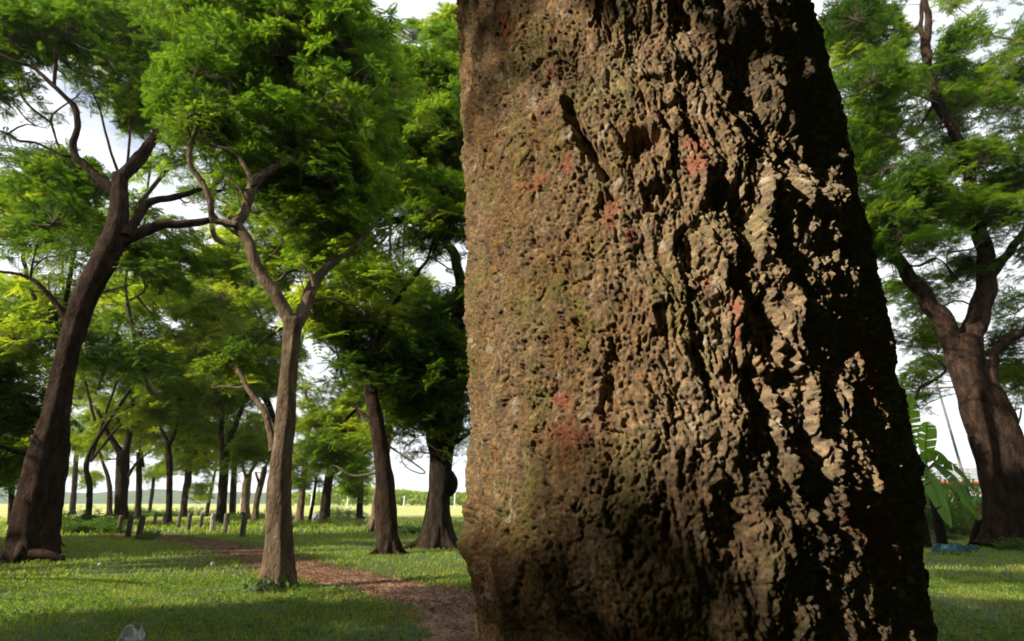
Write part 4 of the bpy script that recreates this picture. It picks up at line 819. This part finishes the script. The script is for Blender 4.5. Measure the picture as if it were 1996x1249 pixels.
P2 = scatter(16000, 3.2, 16, 31, path_clear=0)[:, :2]; P = np.vstack([P, P2]); inner = np.exp(-(path_dist(P[:, 0], P[:, 1]) / .35) ** 2); P = P[r_.random(len(P)) > inner * .5 * (fbm(P[:, 0] * .8, P[:, 1] * .8, 57, 2) > -.1)]
P = np.column_stack([P, gz(P[:, 0], P[:, 1]) + .022])
tag(obj('leaf_litter', flat_leaves('leaf_litter', P, .042, .015, .22, M['litter'], 22, .15)), 'brown fallen leaves scattered over the dirt path', 'leaf litter', kind='stuff')

# ------------------------------------------------------------------ litter on the lawn
m, t, b = mat('plastic_white'); b.inputs['Base Color'].default_value = (.62, .60, .60, 1); b.inputs['Roughness'].default_value = .45; M['plastic'] = m
m, t, b = mat('tarp_teal'); b.inputs['Base Color'].default_value = (.005, .05, .06, 1); b.inputs['Roughness'].default_value = .5; M['tarp'] = m
def crumple(name, loc, sx, sy, sz, mat_, seed, label, cat, res=26):
    u = np.linspace(-1, 1, res); Xc, Yc = np.meshgrid(u, u); rr_ = np.hypot(Xc, Yc)
    edge_ = 1 + .18 * perlin(np.arctan2(Yc, Xc) * 1.3, rr_ * 0 + seed, seed)
    zt = (1 - rr_ ** 2 * .6) * .55 + .7 * np.abs(perlin(Xc * 1.4 + seed, Yc * 1.4, seed)) + .18 * np.abs(perlin(Xc * 3.1, Yc * 3.1 + seed, seed + 1)); zt = zt * sstep(1.45, .7, rr_) 
    V = np.stack([Xc * sx * edge_, Yc * sy * edge_, zt * sz + .005], -1).reshape(-1, 3); i = np.arange(res - 1)[:, None]; j = np.arange(res - 1)[None]
    Q = np.stack([i * res + j, i * res + j + 1, (i + 1) * res + j + 1, (i + 1) * res + j], -1).reshape(-1, 4); Q = Q[(rr_.ravel()[Q].max(1) < 1.08)]
    o = obj(name, mesh(name, V, Q, None, [mat_], smooth=False), None, loc); md = o.modifiers.new('thickness', 'SOLIDIFY'); md.thickness = .004; tag(o, label, cat); return o
def gpt(px, py): p = ground(px, py); p[2] = float(gz(p[0], p[1])); return p
crumple('plastic_bag', gpt(252, 1264), .13, .10, .19, M['plastic'], 3, 'crumpled white plastic bag lying in the shaded grass', 'plastic bag')
crumple('plastic_scrap', gpt(193, 1104), .05, .05, .09, M['plastic'], 5, 'white plastic scrap in the sunny grass right of the dark leaning tree', 'litter', 10)
crumple('plastic_scrap', gpt(413, 1104), .05, .05, .13, M['plastic'], 6, 'white plastic scrap standing near the edge of the dirt path', 'litter', 10)
crumple('tarp', gpt(1856, 1080), .55, .30, .30, M['tarp'], 7, 'crumpled teal plastic sheet on the grass beside the broad forked tree', 'plastic sheet')
crumple('tarp', gpt(1895, 1075), .20, .18, .22, M['tarp'], 9, 'small teal plastic scrap at the foot of the broad forked tree', 'plastic sheet', 14)
# boulder
def rock(px, py, R, label, mat_):
    n1_, n2_ = 18, 10; th = np.linspace(0, 2 * math.pi, n1_, endpoint=False); ph = np.linspace(.02, math.pi / 2 + .3, n2_); A_, B_ = np.meshgrid(th, ph)
    x, y, z = np.sin(B_) * np.cos(A_), np.sin(B_) * np.sin(A_), np.cos(B_); k = 1 + .2 * fbm(x * 1.5 + z, y * 1.5 - z, 44, 3)
    V = np.stack([x * k * R, y * k * R * .7, z * k * R * .62], -1).reshape(-1, 3); i = np.arange(n2_ - 1)[:, None]; j = np.arange(n1_)[None]; j2 = (j + 1) % n1_
    o = obj('boulder', mesh('boulder', V, np.stack([i * n1_ + j, (i + 1) * n1_ + j, (i + 1) * n1_ + j2, i * n1_ + j2], -1).reshape(-1, 4), None, [mat_]), None, gpt(px, py)); tag(o, label, 'boulder')
M['rock'] = noise_mat('rock_grey', [(.3, (.13, .15, .19)), (.7, (.27, .29, .34))], 3, 7, .5, 12)
rock(622, 1015, 1.0, 'blue-grey boulder among the shrubs behind the slanting forked tree', M['rock']); 

# ------------------------------------------------------------------ goat at the edge of the field
def goat(loc, sc_, rz):
    g = MB()
    body = spline(np.array([(-.36, 0, .50, .10), (-.28, 0, .51, .145), (-.08, 0, .49, .165), (.14, 0, .50, .155), (.28, 0, .54, .12), (.40, 0, .60, .075), (.50, 0, .64, .06), (.56, 0, .62, .066), (.63, 0, .56, .05), (.69, 0, .51, .035)]), 30)
    tube(g, body[:, :3], body[:, 3], 14, 0.02, 3)
    me = None; leg = lambda x, y, back: spline(np.array([(x, y, .46, .07), (x + (-.03 if back else .0), y, .30, .042), (x + (-.07 if back else .02), y, .20, .026), (x + (-.03 if back else .0), y, .06, .020), (x + (-.02 if back else .01), y, 0.0, .026)]), 14)
    for (x, y, bk) in ((-.26, .08, 1), (-.26, -.08, 1), (.20, .08, 0), (.24, -.08, 0)):
        l = leg(x, y, bk); tube(g, l[:, :3], l[:, 3], 8, 0)
    tail = spline(np.array([(-.42, 0, .54, .022), (-.47, 0, .60, .02), (-.46, 0, .68, .012)]), 6); tube(g, tail[:, :3], tail[:, 3], 6)
    for y in (-.06, .06):
        e = np.array([(.54, y * .8, .67), (.51, y * 2.4, .66), (.49, y * 2.6, .60)]); tube(g, e, [.02, .025, .006], 6)
        hn = spline(np.array([(.53, y * .5, .68), (.50, y * .7, .77), (.44, y * .9, .82)]), 6); tube(g, hn, np.linspace(.015, .005, 6), 6)
    m, t, b = mat('goat_coat'); c = N(t, 'ShaderNodeTexCoord'); n = N(t, 'ShaderNodeTexNoise', Scale=3.2, Detail=2); t.links.new(c.outputs['Object'], n.inputs['Vector'])
    sx = N(t, 'ShaderNodeSeparateXYZ'); t.links.new(c.outputs['Object'], sx.inputs['Vector']); ma = N(t, 'ShaderNodeMath', operation='MULTIPLY_ADD'); ma.inputs[1].default_value = .45; t.links.new(sx.outputs['X'], ma.inputs[0]); t.links.new(n.outputs['Fac'], ma.inputs[2])
    r = ramp(t, ma.outputs[0], [(.60, (.02, .022, .03)), (.64, (.62, .6, .58))]); t.links.new(r.outputs['Color'], b.inputs['Base Color'])
    o = obj('goat', g.mesh('goat', [m]), None, loc); o.scale = (sc_,) * 3; o.rotation_euler = (0, 0, rz); tag(o, 'small black and white goat standing in the weeds near the field', 'goat')
goat(gpt(704, 1019), .85, .35)

# ------------------------------------------------------------------ right background: banana, palm, pole, wall, house, plank
def banana(px, py, leaves, label):
    b0 = gpt(px, py); Y_ = b0[1]; r0 = empty('banana_plant', b0, label, 'banana plant'); sb = MB()
    r0.scale = (1.1, 1.1, 1.5); st = spline(np.array([(0, 0, -.05, .16), (.03, 0, .9, .14), (0, .03, 1.9, .09)]), 14); tube(sb, st[:, :3], st[:, 3], 12, .04, 4); obj('stem', sb.mesh('stem', [M['bark']]), r0)
    for (az, el, L, W, dr, roll) in leaves:
        n_ = 16; tt = np.linspace(0, 1, n_); d = np.array([math.cos(az), math.sin(az), 0]); P = np.array([0, 0, 1.75]) + d * (L * np.cos(el) * tt)[:, None] + np.array([0, 0, 1.]) * (L * (math.sin(el) * tt - dr * tt ** 2.2))[:, None]
        T = np.gradient(P, axis=0); T /= np.linalg.norm(T, axis=1)[:, None]; sd = np.cross(T, [0, 0, 1.]); sd /= np.linalg.norm(sd, axis=1)[:, None] + 1e-6; up = np.cross(sd, T); sd = sd * math.cos(roll) + up * math.sin(roll); up = np.cross(sd, T)
        wv = W * np.clip(np.sin(np.clip((tt - .14) / .86, 0, 1) ** .8 * math.pi), 0, 1) ** .55; mb = MB()
        for sg in (-1, 1):                                # each half blade, torn here and there between the veins
            for k in range(n_ - 1):
                if wv[k] < .01 and wv[k + 1] < .01: continue
                gap = .12 * rng.random() * (rng.random() < .4); a0, a1 = P[k], P[k + 1] * (1 - gap) + P[k] * gap
                e0 = P[k] + sg * sd[k] * wv[k] + T[k] * wv[k] * .35 - up[k] * wv[k] * .25; e1 = a1 + sg * sd[k + 1] * wv[k + 1] + T[k + 1] * wv[k + 1] * (.35 - gap * 1.5) - up[k + 1] * wv[k + 1] * .25
                mb.add([a0, a1, e1, e0], [(0, 1, 2, 3)], None, 0)
        tube(mb, P, np.linspace(.03, .006, n_), 5, cap=False); obj('leaf', mb.mesh('banana_leaf', [M['banana']], smooth=False), r0)
banana(1838, 1064, [(-1.6, 1.25, 2.0, .30, .35, .2), (-2.6, .9, 1.9, .30, .9, .5), (-.5, .8, 1.8, .28, 1.0, -.4), (-1.3, .6, 1.7, .32, 1.25, .1), (.8, 1.0, 1.8, .28, .7, .2), (2.2, .8, 1.8, .28, .9, -.3)], 'banana plant with broad torn leaves beside the ochre wall')
banana(1806, 1068, [(-1.2, 1.35, 2.3, .32, .2, .5), (-2.2, 1.1, 2.1, .32, .5, -.3), (-.2, .9, 2.0, .3, .8, .3), (.9, 1.1, 2.1, .3, .5, 0), (2.6, .8, 1.9, .3, .9, .2), (-1.7, .5, 1.8, .3, 1.2, 0)], 'banana plant with upright bright leaves at the edge of the massive trunk')
b0 = gpt(1880, 1030); pr = empty('palm', b0, 'low feathery palm in front of the white house', 'palm'); pr.scale = (1.35,) * 3; sb = MB(); tube(sb, [(0, 0, -.05), (0, .02, .8), (.02, 0, 1.6)], [.14, .12, .10], 10, .08, 3); obj('stem', sb.mesh('stem', [M['bark']]), pr)
for k in range(9):
    az = k / 9 * 6.283 + .3; mb = MB(); d = np.array([math.cos(az), math.sin(az), .75]); base_ = np.array([0, 0, 1.6]); L = 2.2; np_ = 20
    d = d / np.linalg.norm(d); side = np.cross(d, [0, 0, 1.]); side /= np.linalg.norm(side); tt = np.linspace(.15, 1, np_); P = base_ + d * (L * tt)[:, None] - np.array([0, 0, 1.]) * (.9 * L * .6 * tt ** 2)[:, None]
    for sg in (-1, 1):
        for q in range(np_):
            l_ = .55 * math.sin(.4 + 2.3 * tt[q]); e = P[q] + side * sg * l_ * .8 + d * l_ * .45 - np.array([0, 0, .3 * l_]); wv = d * .018; mb.add([P[q] - wv, P[q] + wv, e + wv * .3, e - wv * .3], [(0, 1, 2, 3)])
    tube(mb, np.vstack([base_, P]), np.linspace(.025, .006, np_ + 1), 5, cap=False); obj('frond', mb.mesh('frond', [M['palm']], smooth=False), pr)
# slender grey pole
M['pole'] = noise_mat('pole_grey', [(.3, (.10, .10, .10)), (.7, (.2, .2, .19))], 4, 4)
g0 = gpt(1908, 1030); mb = MB(); e = at(1772, 560, g0[1]) - g0; tube(mb, spline([np.array([0, 0, -.1]), e * .5, e], 14), np.linspace(.085, .055, 14), 10)
tag(obj('pole', mb.mesh('pole', [M['pole']]), None, g0), 'slender leaning grey pole rising beside the broad forked tree', 'pole')
# ochre wall with dark coping
M['ochre'] = noise_mat('ochre_render', [(.3, (.26, .12, .025)), (.7, (.42, .21, .045))], 2.5, 7, .3, 20)
M['coping'] = noise_mat('coping_dark', [(.3, (.05, .045, .04)), (.7, (.12, .11, .10))], 5, 5)
g0 = gpt(1878, 1030); wr_ = empty('wall', g0, 'low ochre wall with dark coping behind the weeds', 'wall'); zt = at(1878, 982, g0[1])[2]
mb = MB(); mb.box((-.75, -.1, -.1), (4.5, .1, zt)); obj('render', mb.mesh('wall_render', [M['ochre']], smooth=False), wr_)
mb = MB(); mb.box((-.85, -.16, zt), (4.6, .16, zt + .09)); obj('coping', mb.mesh('wall_coping', [M['coping']], smooth=False), wr_)
# white house
M['white_wall'] = noise_mat('white_plaster', [(.3, (.55, .54, .5)), (.7, (.74, .73, .7))], 1.2, 6, .2, 15)
M['roof_grey'] = noise_mat('roof_sheet', [(.3, (.18, .19, .2)), (.7, (.32, .33, .34))], 1.2, 6)
m, t, b = mat('red_fascia'); b.inputs['Base Color'].default_value = (.5, .05, .03, 1); M['red'] = m
m, t, b = mat('window_dark'); b.inputs['Base Color'].default_value = (.02, .025, .03, 1); b.inputs['Roughness'].default_value = .1; M['glass'] = m
g0 = ground(1880, 1010); g0[2] = 0; hs = empty('house', g0, 'white house with grey sheet roof and red fascia behind the palm', 'house')
mb = MB(); mb.box((-6, 0, -.1), (9, 7, 3.6)); obj('wall', mb.mesh('house_wall', [M['white_wall']], smooth=False), hs)
mb = MB(); mb.add([(-6.8, -.9, 3.55), (9.8, -.9, 3.55), (9.8, 3.5, 5.2), (-6.8, 3.5, 5.2), (9.8, 7.9, 3.55), (-6.8, 7.9, 3.55)], [(0, 1, 2, 3), (3, 2, 4, 5)], [(0, 3, 5), (1, 4, 2)]); rf_ = obj('roof', mb.mesh('house_roof', [M['roof_grey']], smooth=False), hs)
mb = MB(); mb.box((-6.8, -.97, 3.36), (9.8, -.905, 3.6)); obj('fascia', mb.mesh('house_fascia', [M['red']], smooth=False), rf_)
for x in (-4.5, -1.5, 1.5, 4.5):
    mb = MB(); mb.box((x - .6, -.06, 1.0), (x + .6, -.003, 2.3)); wn = obj('window', mb.mesh('window', [M['white_wall']], smooth=False), hs)
    mb = MB(); mb.box((x - .5, -.075, 1.1), (x + .5, -.063, 2.2)); obj('pane', mb.mesh('pane', [M['glass']], smooth=False), wn)
M['wood'] = noise_mat('plank_wood', [(.3, (.20, .12, .065)), (.7, (.36, .24, .14))], 3, 6, stretch=(1, 1, .2))
g0 = gpt(1822, 1036); e = at(1797, 972, g0[1] + .25) - g0; mb = MB(); sdv = np.array([.06, 0, 0]); th_ = np.array([0, .02, 0])
mb.add([-sdv - th_, sdv - th_, sdv + th_, -sdv + th_, e - sdv - th_, e + sdv - th_, e + sdv + th_, e - sdv + th_], [(0, 3, 2, 1), (4, 5, 6, 7), (0, 1, 5, 4), (1, 2, 6, 5), (2, 3, 7, 6), (3, 0, 4, 7)])
tag(obj('plank', mb.mesh('plank', [M['wood']], smooth=False), None, g0), 'pale wooden plank leaning against the banana stem', 'plank')
m, t, b = mat('net_green'); b.inputs['Base Color'].default_value = (.02, .16, .10, 1); b.inputs['Roughness'].default_value = .6; M['net'] = m
g0 = gpt(1912, 1026); uu = np.linspace(-1, 1, 18); XX, ZZ_ = np.meshgrid(uu, np.linspace(0, 1, 12)); V = np.stack([XX * .8, .12 * np.sin(XX * 9) * (1 - ZZ_ * .5), .9 + ZZ_ * 1.1 - .12 * XX ** 2], -1).reshape(-1, 3); i = np.arange(11)[:, None]; j = np.arange(17)[None]
sn = obj('shade_net', mesh('shade_net', V, np.stack([i * 18 + j, i * 18 + j + 1, (i + 1) * 18 + j + 1, (i + 1) * 18 + j], -1).reshape(-1, 4), None, [M['net']]), None, g0 + np.array([0, .25, -.02])); sn.modifiers.new('thickness', 'SOLIDIFY').thickness = .006
tag(sn, 'green shade net hung behind the slender grey pole', 'net')

# ------------------------------------------------------------------ far: utility poles, distant wood
m, t, b = mat('pole_white'); b.inputs['Base Color'].default_value = (.7, .7, .68, 1); M['white_pole'] = m
for (a, ytop) in ((468, 955), (605, 960), (676, 966), (787, 967), (886, 960)):
    g0 = ground(a, 992 if a < 700 else 990); g0[2] = 0; Hh = at(a, ytop, g0[1])[2]; mb = MB(); tube(mb, [(0, 0, -.2), (0, 0, Hh * .5), (0, 0, Hh)], [.16, .14, .11], 8); mb.box((-.6, -.05, Hh * .93), (.6, .05, Hh * .93 + .09))
    tag(obj('utility_pole', mb.mesh('utility_pole', [M['white_pole']]), None, g0), 'thin white utility pole standing far out in the field', 'pole', 'white poles in the field')
mb = MB(); r_ = np.random.default_rng(77); n_ = 26000
xx = r_.random(n_) * 420 - 130; yy = 330 + 60 * r_.random(n_); top = 6.5 + 4.5 * np.clip(fbm(xx * .035, xx * 0 + 1.7, 61, 3) + .3, 0, 2); zz_ = top * np.sqrt(r_.random(n_)); yy = yy + (zz_ / top) * 8
a = r_.random(n_) * 6.28; L = .8 + 1.0 * r_.random(n_); nrm = r_.normal(size=(n_, 3)) + [0, 0, .6]; nrm /= np.linalg.norm(nrm, axis=1)[:, None]; u_ = np.cross(nrm, r_.normal(size=(n_, 3))); u_ /= np.linalg.norm(u_, axis=1)[:, None]; v_ = np.cross(nrm, u_)
P = np.stack([xx, yy, zz_], 1); V = np.stack([P - u_ * L[:, None], P + v_ * L[:, None] * .6, P + u_ * L[:, None], P - v_ * L[:, None] * .6], 1).reshape(-1, 3)
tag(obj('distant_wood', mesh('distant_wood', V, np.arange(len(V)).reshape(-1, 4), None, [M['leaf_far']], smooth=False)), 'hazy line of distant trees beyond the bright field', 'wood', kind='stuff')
# unseen ring of leaves added outside the view to block low sky light
r_ = np.random.default_rng(79); n_ = 30000; a = math.radians(55) + r_.random(n_) * math.radians(250); rad = 30 + 9 * r_.random(n_); top = 8 + 3 * perlin(a * 6, a * 0 + .3, 5); z_ = top * r_.random(n_)
P = np.stack([rad * np.sin(a), rad * np.cos(a), z_], 1); L = .35 + .35 * r_.random(n_); nrm = r_.normal(size=(n_, 3)) + [0, 0, .6]; nrm /= np.linalg.norm(nrm, axis=1)[:, None]; u_ = np.cross(nrm, r_.normal(size=(n_, 3))); u_ /= np.linalg.norm(u_, axis=1)[:, None]; v_ = np.cross(nrm, u_)
V = np.stack([P - u_ * L[:, None], P + v_ * L[:, None] * .6, P + u_ * L[:, None], P - v_ * L[:, None] * .6], 1).reshape(-1, 3)
tag(obj('leaf_screen', mesh('leaf_screen', V, np.arange(len(V)).reshape(-1, 4), None, [M['leaf']], smooth=False)), 'unseen ring of leaves added around the lawn to block sky light', 'wood', kind='stuff')
# hazy air over the fields
mb = MB(); mb.box((-2600, -60, -1.3), (2600, 1700, 75)); m = bpy.data.materials.new('air'); m.use_nodes = True; t = m.node_tree; t.nodes.remove(t.nodes['Principled BSDF'])
pv = t.nodes.new('ShaderNodeVolumePrincipled'); pv.inputs['Color'].default_value = (.86, .92, 1, 1); pv.inputs['Density'].default_value = .00015; pv.inputs['Anisotropy'].default_value = .2
t.links.new(pv.outputs['Volume'], t.nodes['Material Output'].inputs['Volume'])
m.cycles.homogeneous_volume = True; SC.cycles.volume_bounces = 0
tag(obj('haze', mb.mesh('haze', [m], smooth=False)), kind='stuff')
